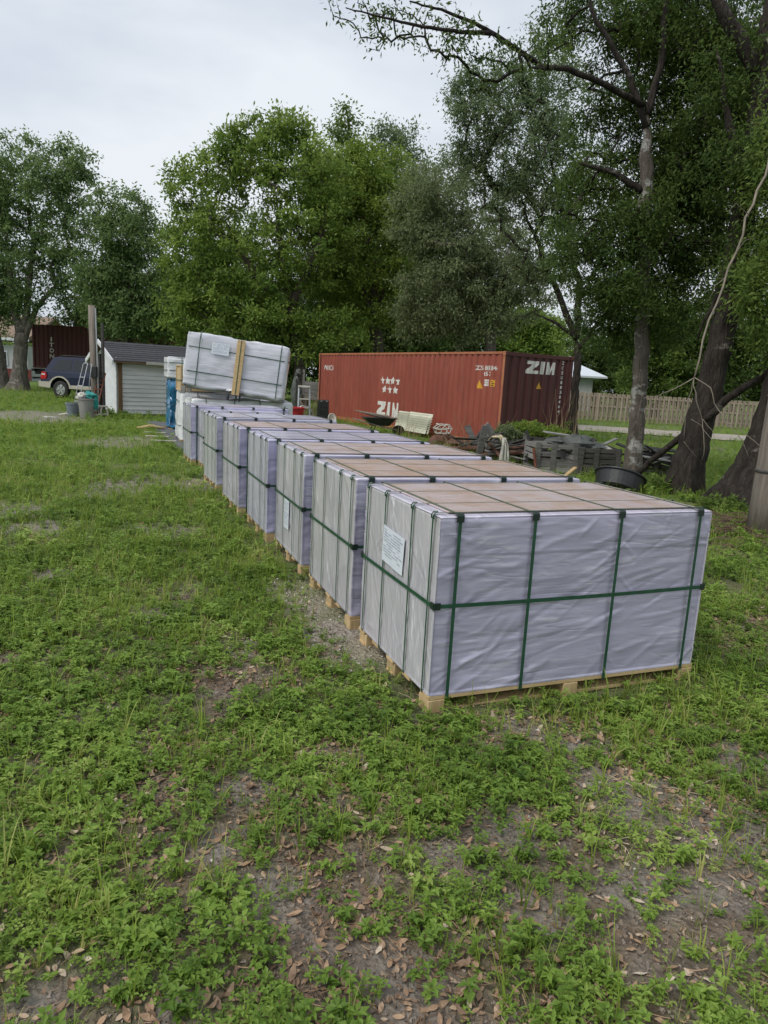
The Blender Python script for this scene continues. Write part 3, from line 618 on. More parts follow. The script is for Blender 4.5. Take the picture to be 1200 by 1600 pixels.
def tree(name, label, base, trunk, limbs, lobes, leaf, bark, nclump, per, spread, L, W, seed, group=None, droop=.35, sides=10, flare=1.5, tip=.012, shell=.45, limb_bark=None, extra=None):
    """trunk / limbs: (points, radii) in metres; lobes: (centre, rx, ry, rz) ellipsoids of the crown"""
    r = np.random.default_rng(seed); t = thing(name, label, 'tree', base, 0, group); bv = np.array(base)
    mbt = MB(); nodes = []; rads = []
    for i, (pts, rr) in enumerate([trunk] + limbs):
        P_, R_ = wobble(pts, list(rr[:-1]) + [rr[-1] if i == 0 and rr[-1] > .2 else min(rr[-1], .016)], .010 if i == 0 else .013, seed * 7 + i, 8 if i == 0 else 5)
        if i == 0:
            R_ = [q * (1 + (flare - 1) * math.exp(-max(0, (p.z - base[2])) / .45)) for p, q in zip(P_, R_)]
            axis_pts = P_
            P_.insert(0, P_[0] + Vector((0, 0, -.25))); R_.insert(0, R_[0] * 1.15)
        if i == 0: mbt.tube([p - Vector(base) for p in P_], R_, sides)
        else: lm_ = MB(); lm_.tube([p - Vector(base) for p in P_], R_, max(6, sides - 3)); lm_.build('limb', M[limb_bark or bark], t, smooth=True)
        k0 = len(P_) // 2 if i == 0 else 1
        for p, q in list(zip(P_, R_))[k0:]: nodes.append(np.array(p)); rads.append(q)
    to = mbt.build('trunk', M[bark], t, smooth=True); ax = np.array([tuple(p - Vector(base)) for p in axis_pts]); vv = np.array([tuple(v.co) for v in to.data.vertices])
    q = np.stack([np.interp(vv[:, 2], ax[:, 2], ax[:, 0]), np.interp(vv[:, 2], ax[:, 2], ax[:, 1])], 1); d_ = vv[:, :2] - q; an = np.arctan2(d_[:, 1], d_[:, 0]); ph = seed % 6
    kf = (flare - 1) * .55 * np.exp(-np.maximum(vv[:, 2], 0) / .55) * np.cos(4 * an + ph) + .22 * (fbm(np.cos(an) * 2.2 + vv[:, 2] * .9 + 9, np.sin(an) * 2.2 + vv[:, 2] * .35, seed, 3) - .5)
    vv[:, :2] += d_ * kf[:, None]; to.data.vertices.foreach_set('co', vv.astype(np.float32).ravel()); to.data.update()
    vol = np.array([a * b * c for _, a, b, c in lobes]); vol = vol ** .75; vol /= vol.sum(); att = []
    for (c, a, b, h), f in zip(lobes, vol):
        k = max(3, int(nclump * f)); g = r.normal(0, 1, (k, 3)); g /= np.linalg.norm(g, axis=1, keepdims=True); q = r.random((k, 1)) ** shell
        att.append(np.array(c) + g * q * np.array([a, b, h]))
    att = np.concatenate(att); pers = np.full(len(att), per)
    if extra:
        for (c, a, b_, h), k, pk_ in extra:
            g = r.normal(0, .5, (k, 3)) * np.array([a, b_, h]) + np.array(c); att = np.concatenate([att, g]); pers = np.concatenate([pers, np.full(k, pk_)])
    kk = att[:, 2] > base[2] + .5; att = att[kk]; pers = pers[kk]
    par = [-1] * len(nodes); nf = len(nodes); tips = []
    NP = np.zeros((nf + len(att) * 4, 3)); NP[:nf] = nodes; cnt = nf; root = NP[:nf].mean(0)
    for p in att[np.argsort(np.linalg.norm(att - root, axis=1))]:
        dv = p - NP[:cnt]; dist = np.linalg.norm(dv, axis=1) + np.clip(-dv[:, 2], 0, 9) * .8; j = int(dist.argmin()); q = NP[j]; l = np.linalg.norm(p - q)
        ks = 2 if l < 1.0 else 3; pv = j
        for k in range(1, ks + 1):
            f = k / ks; x = q * (1 - f) + p * f + r.normal(0, .035 * l, 3) * (k < ks) + np.array([0, 0, .10 * l * math.sin(math.pi * f)])
            if cnt >= len(NP): NP = np.concatenate([NP, np.zeros((400, 3))])
            NP[cnt] = x; par.append(pv); pv = cnt; cnt += 1
        tips.append(pv)
    w_ = np.zeros(cnt)
    for i in tips: w_[i] += 1
    for i in range(cnt - 1, nf - 1, -1): w_[par[i]] += w_[i] if par[i] >= nf else 0
    R2 = np.minimum(tip * np.maximum(w_, 1) ** .42, .026 if tip < .008 else .08); mbb = MB(); bb = Vector(base)
    ch = {}
    for i in range(nf, cnt): ch.setdefault(par[i], []).append(i)
    for i in range(nf, cnt):
        if par[i] >= nf and ch[par[i]][0] != i: start = [par[i], i]
        elif par[i] < nf: start = [par[i], i]
        else: continue
        pts = start[:]
        while pts[-1] in ch: pts.append(ch[pts[-1]][0])
        rr = [min(R2[k], .8 * rads[par[i]] if par[i] < nf else 9) for k in pts[1:]]; rr = [rr[0]] + rr; rr[-1] = tip * .4
        mbb.tube([Vector(NP[k]) - bb for k in pts], rr, 5 if rr[0] > .04 else 3, cap=False)
    ob = mbb.build('branches', M[limb_bark or bark], t, smooth=True, fix=False); ob['kind'] = 'stuff'
    me = leaves_mesh('crown', att - bv, pers, spread, L, W, droop, seed, M[leaf])
    o = link('crown', me, t); o['kind'] = 'stuff'; return t
def PXL(Y, lobes, dy=None):
    out = []
    for l in lobes:
        x, y, rx, ry = l[:4]; yy = Y + (l[4] if len(l) > 4 else 0); c = at(x, y, yy); k = yy / CF; out.append((tuple(c), rx * k, (dy or (rx + ry) * .45) * k, ry * k))
    return out
def PT(Y, pts): return [at(p[0], p[1], Y + (p[2] if len(p) > 2 else 0)) for p in pts]

# the two oaks at the left edge of the yard
b0 = gr(30, 610); Y0 = b0.y
tree('oak_tree', 'spreading live oak forking low beside the parked container trailer, at the left edge', b0, ([b0] + PT(Y0, [(31, 560), (34, 520)]), [.42, .36, .34]),
     [(PT(Y0, [(33, 525), (20, 470), (12, 410), (10, 350)]), [.24, .18, .12, .06]), (PT(Y0, [(36, 520), (44, 470), (50, 400), (70, 320)]), [.22, .17, .12, .05]), (PT(Y0, [(40, 525), (58, 480), (85, 450), (115, 430)]), [.17, .14, .1, .05])],
     PXL(Y0, [(60, 285, 75, 72), (15, 390, 60, 85), (95, 380, 55, 60), (-15, 290, 55, 80), (100, 440, 50, 36), (30, 470, 42, 34), (110, 270, 38, 50), (-20, 470, 50, 60)]), 'lf_left', 'bark_grey', 480, 80, .48, .21, .085, 201, 'yard trees on the left', sides=12)
b1 = gr(4, 607)
tree('oak_tree', 'oak trunk cut off by the left edge, left of the forked oak', b1, ([b1] + PT(b1.y, [(0, 560), (-12, 500), (-20, 430)]), [.34, .3, .27, .22]),
     [(PT(b1.y, [(-14, 500), (10, 440), (20, 380)]), [.25, .18, .1])], PXL(b1.y, [(-70, 330, 80, 110), (-30, 430, 60, 70)]), 'lf_left', 'bark_grey', 200, 80, .65, .24, .10, 202, 'yard trees on the left')
b2 = Vector((-13.2, 37.5, 0))
tree('oak_tree', 'rounded oak rising behind the grey roofed shed', b2, ([b2] + PT(37.5, [(198, 560), (200, 480), (202, 420)]), [.4, .34, .28, .16]),
     [(PT(37.5, [(199, 500), (170, 430)]), [.2, .1]), (PT(37.5, [(200, 480), (235, 420)]), [.2, .1])],
     PXL(37.5, [(185, 350, 58, 60), (215, 410, 55, 60), (165, 430, 45, 50), (205, 490, 65, 45), (155, 480, 30, 45), (250, 480, 50, 50)]), 'lf_left', 'bark_far', 420, 80, .48, .21, .085, 203, 'yard trees on the left')
# the big light green trees in the middle
b3 = gr(470, 640); Y3 = 33.0; b3 = Vector((at(470, 640, Y3).x, Y3, 0))
tree('elm_tree', 'tall bright green elm towering over the stacked white bundles', b3, ([b3] + PT(Y3, [(466, 560), (455, 480), (440, 400), (430, 300)]), [.28, .24, .20, .15, .06]),
     [(PT(Y3, [(460, 520), (400, 430), (350, 340)]), [.26, .18, .08]), (PT(Y3, [(455, 480), (500, 380), (520, 290)]), [.24, .16, .08]), (PT(Y3, [(462, 540), (370, 480), (310, 430)]), [.2, .14, .07])],
     PXL(Y3, [(325, 300, 62, 62), (420, 265, 72, 70), (375, 235, 45, 45), (455, 220, 40, 42), (360, 400, 95, 75), (475, 380, 80, 85), (300, 400, 50, 70), (400, 480, 105, 60), (500, 290, 48, 80), (290, 480, 45, 60), (350, 530, 85, 40), (440, 530, 80, 45), (530, 520, 60, 40)] + [(x, y, 7, 24) for x, y in ((372, 205), (398, 203), (430, 192), (457, 190), (476, 198), (345, 240), (318, 250), (293, 258), (272, 285), (440, 200))]), 'lf_bright', 'bark_far', 860, 74, .42, .20, .085, 204, 'trees behind the yard', droop=.1)
b4 = Vector((at(590, 620, 35).x, 35.5, 0))
tree('elm_tree', 'yellow green elm beside the tall bright elm, behind the far end of the red container', b4, ([b4] + PT(35.5, [(590, 560), (585, 470), (590, 380)]), [.36, .3, .24, .12]),
     [(PT(35.5, [(588, 500), (545, 400)]), [.2, .08]), (PT(35.5, [(586, 480), (635, 400)]), [.2, .08])],
     PXL(35.5, [(590, 300, 70, 65), (545, 350, 60, 80), (630, 370, 60, 80), (590, 450, 85, 70), (520, 440, 55, 70), (560, 260, 45, 40)]), 'lf_yellow', 'bark_far', 520, 76, .44, .20, .085, 205, 'trees behind the yard', droop=.15)
b5 = Vector((at(545, 600, 46).x, 46, 0))
tree('tall_tree', 'dark narrow topped tree peeking out above the bright elms', b5, ([b5] + PT(46, [(545, 500), (542, 350), (540, 210)]), [.4, .34, .22, .05]), [],
     PXL(46, [(540, 215, 26, 42), (545, 290, 45, 60), (500, 300, 30, 50), (560, 400, 70, 90), (480, 250, 22, 30)]), 'lf_oak', 'bark_far', 300, 85, .6, .25, .1, 206, 'trees behind the yard')
b6 = Vector((at(620, 600, 48).x, 48, 0))
tree('tall_tree', 'dark rounded treetop right of the narrow one, above the yellow green elm', b6, ([b6] + PT(48, [(620, 500), (618, 350), (616, 220)]), [.4, .34, .22, .05]), [],
     PXL(48, [(616, 222, 36, 34), (630, 290, 50, 60), (660, 300, 30, 45), (650, 400, 70, 90)]), 'lf_greygreen', 'bark_far', 300, 85, .62, .25, .1, 207, 'trees behind the yard')
b7 = Vector((at(765, 620, 31).x, 31, 0))
tree('willow_oak', 'olive green many stemmed tree directly behind the middle of the red container', b7, ([b7] + PT(31, [(762, 580), (766, 540), (768, 520)]), [.3, .27, .25, .22]),
     [(PT(31, [(766, 540), (752, 480), (735, 420), (700, 360)]), [.16, .13, .1, .05]), (PT(31, [(767, 530), (785, 470), (790, 400)]), [.17, .13, .06]), (PT(31, [(768, 530), (805, 500), (850, 480)]), [.085, .065, .03])],
     PXL(31, [(690, 320, 62, 72), (765, 400, 75, 80), (700, 430, 78, 80), (815, 450, 62, 52), (730, 500, 85, 40), (660, 480, 50, 60), (650, 350, 40, 60)]), 'lf_olive', 'bark_grey', 600, 88, .42, .17, .06, 208, 'trees behind the yard', droop=.6)
b8 = gr(893, 690); Y8 = b8.y
tree('willow_oak', 'dark slender tree hugging the right end of the red container', b8, ([b8] + PT(Y8, [(898, 620), (903, 560), (900, 520)]), [.16, .135, .12, .11]),
     [(PT(Y8, [(901, 530), (880, 480), (850, 410), (810, 300)]), [.12, .1, .08, .04]), (PT(Y8, [(900, 525), (905, 460), (880, 330), (850, 200)]), [.12, .1, .08, .03]), (PT(Y8, [(903, 545), (940, 500), (975, 460)]), [.08, .06, .03]), (PT(Y8, [(902, 530), (870, 505), (835, 490)]), [.06, .05, .03])],
     PXL(Y8, [(775, 165, 78, 62), (850, 240, 100, 85), (735, 235, 46, 62), (880, 360, 72, 72), (790, 300, 60, 60), (850, 120, 70, 60), (935, 470, 46, 40), (830, 420, 50, 40), (740, 130, 40, 40)]), 'lf_greygreen', 'bark_dark', 560, 95, .34, .12, .042, 209, 'trees behind the yard', droop=.5)
# the three trees on the right, close by
b9 = gr(985, 752); Y9 = b9.y
tree('oak_tree', 'slim oak with pale lichen on its lower trunk, behind the black tub', b9, ([b9] + PT(Y9, [(993, 680), (1000, 600), (1003, 500), (1006, 380), (1010, 250), (1012, 170)]), [.165, .145, .138, .13, .122, .115, .105]),
     [(PT(Y9, [(1010, 200), (985, 120), (955, 70), (925, 20), (915, -40)]), [.058, .05, .044, .034, .02]), (PT(Y9, [(1012, 180), (1035, 90), (1040, 0), (1040, -80)]), [.068, .058, .046, .034]),
      (PT(Y9, [(1004, 165, 0), (960, 140, -.5), (890, 108, -1.0), (850, 105, -1.3), (800, 72, -1.6), (770, 52, -1.8), (740, 35, -1.9), (690, 15, -2.1), (640, 2, -2.3)]), [.06, .05, .044, .041, .037, .032, .027, .019, .011]),
      (PT(Y9, [(770, 52, -1.8), (720, 50, -2.1), (660, 42, -2.5), (600, 28, -2.7), (540, 12, -2.9)]), [.034, .028, .022, .015, .007]),
      (PT(Y9, [(1005, 300), (960, 270), (905, 255)]), [.07, .05, .03]), (PT(Y9, [(1003, 420), (1050, 370), (1090, 350)]), [.06, .05, .03])],
     PXL(Y9, [(965, 30, 95, 70, 1.2), (1030, 300, 95, 90, 1.2), (930, 390, 80, 80, .2), (1065, 400, 80, 80, .8), (1000, 440, 60, 60, -.3), (1015, 330, 45, 50, -.3), (1020, 500, 50, 36, .2), (990, 160, 45, 40, .8), (1085, 140, 100, 100, 1.4), (960, 480, 72, 52, 1.0), (930, 290, 56, 50, .8), (1045, 500, 50, 42, 1.2), (1100, 300, 60, 70, 1.6), (930, 180, 45, 50, 1.2), (960, 545, 42, 28, 1.0), (1045, 60, 60, 60, 1.5)]), 'lf_dark', 'bark_lichen', 1060, 108, .30, .085, .030, 210, 'oaks beside the pallet row', droop=.55, sides=24, flare=1.15, tip=.006, limb_bark='bark_dark',
     extra=[(l, k, q) for l, k, q in zip(PXL(Y9 - 2, [(720, 55, 45, 35), (650, 30, 60, 28), (575, 22, 55, 26), (790, 90, 50, 40), (690, 80, 40, 35), (850, 60, 50, 40), (600, 60, 50, 25)]), (22, 22, 24, 16, 8, 18, 8), (16, 12, 11, 26, 10, 32, 8))])
b10 = gr(1066, 770); Y10 = b10.y
tree('oak_tree', 'leaning dark oak crossed by the fallen limb and the dead hanging branch', b10, ([b10] + PT(Y10, [(1085, 690), (1112, 600), (1135, 490), (1158, 360), (1178, 220), (1195, 80), (1205, -40)]), [.27, .235, .215, .20, .185, .17, .15, .12]),
     [(PT(Y10, [(1165, 320), (1140, 200), (1120, 80)]), [.09, .065, .04]), (PT(Y10, [(1150, 400), (1090, 530), (1083, 560)][:2]), [.06, .03]), (PT(Y10, [(1178, 220), (1230, 120), (1280, 40)]), [.10, .07, .04]), (PT(Y10, [(1190, 120), (1130, 20), (1090, -60)]), [.13, .1, .05])],
     PXL(Y10, [(1150, 70, 110, 100, 1.8), (1215, 250, 80, 110, 1.6), (1110, 230, 70, 80, 1.8), (1105, 390, 62, 70, 1.4), (1165, 260, 60, 70, -.3), (1140, 120, 60, 70, .3), (1170, 400, 50, 60, -.2), (1130, 480, 45, 45, .4), (1270, 150, 100, 150, 1.0), (1225, 410, 55, 70, 1.5), (1060, 20, 90, 70, 1.6), (1060, 250, 55, 70, 1.6)]), 'lf_dark', 'bark_dark', 860, 110, .30, .085, .030, 211, 'oaks beside the pallet row', droop=.55, sides=24, flare=1.25, tip=.006)
b11 = gr(1160, 792); Y11 = b11.y
tree('oak_tree', 'thick buttressed oak trunk leaning out behind the grey utility pole', b11, ([b11] + PT(Y11, [(1183, 720), (1215, 620), (1250, 500), (1280, 380), (1300, 200)]), [.33, .25, .22, .2, .18, .14]),
     [(PT(Y11, [(1240, 530), (1200, 500), (1170, 480)]), [.07, .05, .02]), (PT(Y11, [(1270, 420), (1340, 300)]), [.15, .08])],
     PXL(Y11, [(1195, 520, 42, 48), (1300, 250, 120, 150), (1250, 430, 80, 90), (1180, 440, 40, 40), (1320, 500, 80, 80)]), 'lf_oak', 'bark_dark', 340, 110, .30, .085, .030, 212, 'oaks beside the pallet row', droop=.55, sides=24, flare=1.6, tip=.006)
# woods behind: lower dark trees one can tell apart
far = [(175, 46, 500, 78, 70, 'dark bush tree in the gap between the shed roof and the oak'), (300, 45, 490, 80, 85, 'dark low tree behind the shed roof right end'), (405, 44, 520, 78, 70, 'shaded low tree behind the tilted white bundle'),
       (520, 47, 500, 80, 80, 'shaded low tree behind the far left corner of the red container'), (620, 47, 500, 80, 75, 'shaded low tree above the white star marks of the red container'), (700, 52, 500, 80, 90, 'shaded tree behind the many stemmed olive tree'),
       (820, 50, 520, 65, 45, 'light green low tree behind the right end of the red container'), (935, 68, 560, 70, 50, 'dark tree left of the white roofed house beyond the fence'), (1030, 52, 530, 62, 80, 'green tree behind the board fence, by the slim oak'),
       (1110, 52, 540, 75, 85, 'dark green tree behind the board fence, by the leaning oak'), (1210, 52, 530, 75, 90, 'dark tree behind the right end of the board fence'),
       (370, 58, 430, 110, 105, 'tall shaded tree behind the bright green elm'), (555, 60, 430, 105, 100, 'tall shaded tree between the two bright elms, farther back'), (710, 60, 430, 100, 100, 'tall shaded tree behind the olive many stemmed tree')]
for i, (px, Y, py, rx, ry, lab) in enumerate(far):
    bb_ = Vector((at(px, 600, Y).x, Y, 0)); kind = ('lf_dark', 'lf_oak', 'lf_dark', 'lf_dark', 'lf_dark', 'lf_dark', 'lf_bright', 'lf_dark', 'lf_oak', 'lf_dark', 'lf_dark', 'lf_oak', 'lf_dark', 'lf_dark')[i]
    tree('woodland_tree', lab, bb_, ([bb_] + PT(Y, [(px + 3, 560), (px - 2, py), (px, py - ry * .5)]), [.26, .22, .16, .06]), [],
         PXL(Y, [(px - rx * .45, py, rx * .65, ry * .8), (px + rx * .45, py + 8, rx * .65, ry * .8), (px, py - ry * .35, rx * .7, ry * .65), (px, py + ry * .6, rx * .9, ry * .5), (px, 592 + i * 2, rx, 30)]), kind, 'bark_far', 330, 80, .62, .26, .115, 220 + i, 'woods around the yard')
tr_ = np.random.default_rng(5); cs = []
for i in range(900):
    x = tr_.uniform(-75, 85); hh = (5.0 + 3.2 * fbm(np.array([x * .12]), np.array([3.3]), 8)[0] * 2) * (.45 if -46 < x < -33 else 1); cs.append((x, 82 + tr_.normal(0, 3), tr_.uniform(.3, 1) ** .7 * hh))
tl = link('treeline', leaves_mesh('treeline', np.array(cs), 60, 1.6, .5, .26, .3, 6, M['lf_oak'])); tag(tl, 'far line of woods closing off the view behind houses and lane', None, kind='stuff')
#__PART3__
# ------------------------------------------------------------------ film wrapped stacks on pallets
def box_grid(L, W, z0, z1, nx, ny, nz, r, disp):
    """rounded box with a grid on every face; disp(side, a, b) pushes the film inwards. materials: 0 long sides, 1 ends, 2 top"""
    VS = []; FS = []; MI = []; off = 0
    def face(o, du, dv, nu, nv, nrm, side, mi):
        nonlocal off
        u, v_ = np.meshgrid(np.arange(nu + 1) / nu, np.arange(nv + 1) / nv); u = u.ravel()[:, None]; v_ = v_.ravel()[:, None]
        p = np.array(o) + u * np.array(du) + v_ * np.array(dv); lo = np.array([r, r, z0 + r * .3]); hi = np.array([L - r, W - r, z1 - r]); q = np.clip(p, lo, hi); d = p - q; n = np.linalg.norm(d, axis=1, keepdims=True)
        q = np.where(n > 1e-6, q + d / np.maximum(n, 1e-6) * r, p); ins = ((u > 1e-6) & (u < 1 - 1e-6) & (v_ > 1e-6) & (v_ < 1 - 1e-6))
        ab = {0: (0, 2), 1: (1, 2), 2: (0, 1)}[side]; q = q - np.array(nrm) * np.where(ins[:, 0], disp(side, p[:, ab[0]], p[:, ab[1]]), 0)[:, None]
        k = (np.arange(nv)[:, None] * (nu + 1) + np.arange(nu)[None, :]).ravel(); f = np.stack([k, k + 1, k + nu + 2, k + nu + 1], 1) + off
        VS.append(q); FS.append(f); MI.append(np.full(len(f), mi, np.int32)); off += len(q)
    H = z1 - z0
    face((0, 0, z0), (L, 0, 0), (0, 0, H), nx, nz, (0, -1, 0), 0, 0); face((L, W, z0), (-L, 0, 0), (0, 0, H), nx, nz, (0, 1, 0), 0, 0)
    face((0, W, z0), (0, -W, 0), (0, 0, H), ny, nz, (-1, 0, 0), 1, 1); face((L, 0, z0), (0, W, 0), (0, 0, H), ny, nz, (1, 0, 0), 1, 1)
    face((0, 0, z1), (L, 0, 0), (0, W, 0), nx, ny, (0, 0, 1), 2, 2); face((0, W, z0), (L, 0, 0), (0, -W, 0), nx, ny, (0, 0, -1), 2, 2)
    return np.concatenate(VS), np.concatenate(FS), np.concatenate(MI)
def sheet_mesh(name, V, F, MI, mats):
    me = bpy.data.meshes.new(name); raw_mesh(me, V, F, True)
    for m in mats: me.materials.append(m)
    me.polygons.foreach_set('material_index', MI); bm = bmesh.new(); bm.from_mesh(me); bmesh.ops.remove_doubles(bm, verts=bm.verts[:], dist=.0002); bm.to_mesh(me); bm.free(); me.update(); return me
def f1(x, y, s, o=3): return float(fbm(np.array([x]), np.array([y]), s, o)[0])
def folds(a, b, seed, n, La, Hb, ang, wid, amp, ln):
    """pulled creases of the film: long thin ridges with their own direction, pinched at both ends"""
    r = np.random.default_rng(seed); d = np.zeros_like(a)
    for k in range(n):
        x, y, t = r.uniform(0, La), r.uniform(.1, Hb), r.normal(*ang); l = r.uniform(*ln); w_ = r.uniform(*wid); c_, s_ = math.cos(t), math.sin(t); bend = r.normal(0, .25)
        u = (a - x) * c_ + (b - y) * s_; v_ = -(a - x) * s_ + (b - y) * c_ + bend * u * u; m_ = (np.abs(u) < l) & (np.abs(v_) < 4 * w_)
        d[m_] += r.uniform(*amp) * np.exp(-(v_[m_] / w_) ** 2) * (1 - (u[m_] / l) ** 2) * (1 if r.random() < .65 else -.7)
    return d
def wrap_mesh(seed, fine):
    n = (200, 120, 116) if fine else (90, 56, 54); k = 1.0 if fine else 1.35; strap_u = (.112, .555, 1.114, 1.680); strap_v = (.076, .332, .717, 1.010)
    def disp(s, a, b):
        if s == 0:   # long side: soft folds fanning between the straps, overlap edge 21 cm below the top
            d = .009 - .013 * (fbm(a * 1.4 + b * .9, b * 1.7, seed, 2) - .5) - folds(a, b, seed, 58, PL, PH, (.45, .28), (.008 * k, .020 * k), (.0012, .0048), (.08, .34)) - folds(a, b, seed + 7, 30, PL, PH, (.12, .10), (.007 * k, .012 * k), (.001, .003), (.15, .5))
            for u in strap_u: d = d - folds(a - u, b, seed + 11 + int(u * 10), 7, .10, PH, (2.2, .5), (.007 * k, .013 * k), (.002, .005), (.04, .14))
            top = PH - .21 + .014 * (fbm(a * 3, 0 * a, seed + 2) - .5); d = d + np.where(b < top, .004, 0)
            pr = np.min([np.abs(a - u) for u in strap_u], axis=0); return np.maximum(d, 0) + .004 * np.exp(-(pr / .018) ** 2)
        if s == 1:
            d = .007 - .010 * (fbm(a * 2.0 + b, b * 2, seed + 3, 2) - .5) - folds(a, b, seed + 4, 60, PW, PH, (1.08, .20), (.006 * k, .012 * k), (.0015, .0045), (.08, .30)) - folds(a, b, seed + 5, 26, PW, PH, (2.0, .5), (.008 * k, .018 * k), (.0015, .005), (.05, .22))
            pr = np.min([np.abs(a - u) for u in strap_v], axis=0); return np.maximum(d, 0) + .004 * np.exp(-(pr / .018) ** 2)
        return .004 * fbm(a * 3, b * 8, seed + 5)
    return sheet_mesh('wrap', *box_grid(PL, PW, .098, PH, *n, .022, disp), [M['wrap_long'], M['wrap_end'], M['wrap_top']])
def loop_band(pts, wd, axis, th=.0016):
    """closed strap along pts, wd wide along the axis"""
    a = Vector(axis) * wd / 2; n = len(pts); c = sum((Vector(p) for p in pts), Vector()) / n; V = []; F = []
    for p in pts:
        p = Vector(p); o = (p - c); o -= a.normalized() * o.dot(a.normalized()); o = o.normalized() * th
        V += [p - a, p + a, p + a + o, p - a + o]
    for i in range(n):
        j = (i + 1) % n
        for k in range(4): F.append((4 * i + k, 4 * i + (k + 1) % 4, 4 * j + (k + 1) % 4, 4 * j + k))
    mb = MB(); mb.add(V, F); return mb
def sag(p, q, n, amt, ax):
    p = Vector(p); q = Vector(q); a = Vector(ax); return [p.lerp(q, k / n) + a * amt * math.sin(math.pi * k / n) for k in range(n)]
def make_pallet(wm, top_me, name='wrapped_pallet'):
    t = bpy.data.objects.new(name, None); COL.objects.link(t); e = .0025; r = random.Random(3)
    link('wrap', wm, t)
    for k, (y0, y1) in enumerate(((.085, .345), (.349, .585), (.589, .80), (.804, PW - .05))):
        mb = MB(); mb.box((PL / 2 + .012, (y0 + y1) / 2, PH + .0035), (PL - .15, y1 - y0, .006)); mb.build('top_sheet', M['ply'], t, bevel=.0015)
    z0 = .074
    for u in (.112, .555, 1.114, 1.680):
        d = r.uniform(-.008, .008)
        pts = [(u + d, -e, z0), (u, -e, PH - .012), (u, .010, PH + .0085), (u - d, PW - .01, PH + .0085), (u, PW + e, PH - .012), (u, PW + e, z0)]
        loop_band(pts, .019, (1, 0, 0)).build('strap', M['strap'], t)
        g = MB(); g.prism([(-.006, -.030), (-.006, .004), (.002, .014), (.040, .014), (.040, .010), (.004, .009), (-.002, .002), (-.002, -.030)], u - .021, u + .021, lambda a, b, w_: Vector((w_, a, PH + b)))
        g.build('strap_guard', M['guard'], t, bevel=.001)
    for v_ in (.076, .332, .717, 1.010):
        d = r.uniform(-.006, .006)
        pts = [(-e, v_ + d, z0 + .02), (-e, v_, PH - .014), (.008, v_, PH + .0068), (PL - .01, v_ + d, PH + .0068), (PL + e, v_, PH - .012), (PL + e, v_, z0 + .02)]
        loop_band(pts, .014, (0, 1, 0)).build('strap', M['strap'], t)
        g = MB(); g.tube([(-.004, v_ - .013, PH - .022), (-.006, v_ - .015, PH - .004), (.004, v_ - .012, PH + .012), (.02, v_, PH + .013), (.006, v_ + .012, PH + .012), (-.006, v_ + .015, PH - .004), (-.004, v_ + .013, PH - .022)], .0035, 6)
        g.build('strap_loop', M['strap'], t, smooth=True)
    zb = .585; e2 = .0045
    belt = [(-e2, .012, zb), (.012, -e2, zb)] + sag((.012, -e2, zb), (PL - .012, -e2, zb), 6, -.006, (0, 0, 1))[1:] + [(PL - .012, -e2, zb), (PL + e2, .012, zb), (PL + e2, PW - .012, zb), (PL - .012, PW + e2, zb), (.012, PW + e2, zb), (-e2, PW - .012, zb)]
    loop_band(belt, .021, (0, 0, 1)).build('belt_strap', M['strap'], t)
    for (cx, cy, sx, sy) in ((0, 0, 1, 1), (PL, 0, -1, 1), (PL, PW, -1, -1), (0, PW, 1, -1)):
        g = MB(); s = .034; k = .007
        g.prism([(-k, -k + .005), (-k + .005, -k), (s, -k), (s, -k + .005), (-k + .007, -k + .006), (-k + .006, s), (-k, s)], zb - .019, zb + .019, lambda a, b, w_: Vector((cx + a * sx, cy + b * sy, w_)))
        g.build('corner_guard', M['guard'], t, bevel=.0012)
    blk = MB(); blk.box((0, 0, 0), (.095, .12, .078)); bme = blk.mesh('block', M['pine_block'], bevel=.003)
    for u in (.055, PL / 2, PL - .055):
        for v_ in (.062, PW / 2, PW - .062): link('block', bme, t, (u + r.uniform(-.006, .006), v_ + r.uniform(-.004, .004), .033))
    brd = MB(); brd.box((0, 0, 0), (PL - .004, .10, .022)); bme = brd.mesh('deck_board', M['pine'], bevel=.002)
    for v_ in (.052, .30, PW / 2, PW - .30, PW - .052): link('deck_board', bme, t, (PL / 2, v_, .085))
    brd = MB(); brd.box((0, 0, 0), (PL - .01, .09, .018)); bme = brd.mesh('skid_board', M['pine'], bevel=.002)
    for v_ in (.062, PW / 2, PW - .062): link('skid_board', bme, t, (PL / 2, v_ + .004, .004))
    return t
def paper(parent, o, ux, uz, wd, ht, seed, name='label_sheet'):
    """a printed sheet: origin lower left, ux right, uz up"""
    o = Vector(o); ux = Vector(ux).normalized(); uz = Vector(uz).normalized(); n = ux.cross(uz); r = random.Random(seed); mb = MB(); nx, nz = 8, 6; V = []; F = []
    for j in range(nz + 1):
        for i in range(nx + 1): V.append(o + ux * wd * i / nx + uz * ht * j / nz + n * (.0035 + .004 * (f1(i * .7, j * .9, seed) if 0 < i < nx else .2)))
    for j in range(nz):
        for i in range(nx): k = j * (nx + 1) + i; F.append((k, k + 1, k + nx + 2, k + nx + 1))
    mb.add(V, F); s = mb.build(name, M['paper'], parent, smooth=True, fix=False); pr = MB(); y = ht * .90
    while y > ht * .12:
        x = wd * .08
        while x < wd * .86:
            l = r.uniform(.03, .14) * wd
            if r.random() < .78:
                p = o + ux * x + uz * y + n * .0105; pr.add([p, p + ux * l, p + ux * l + uz * ht * .020, p + uz * ht * .020], [(0, 1, 2, 3)])
            x += l + wd * .03
        y -= ht * r.choice((.075, .075, .13))
    pr.build('print', M['ink'], s, fix=False)

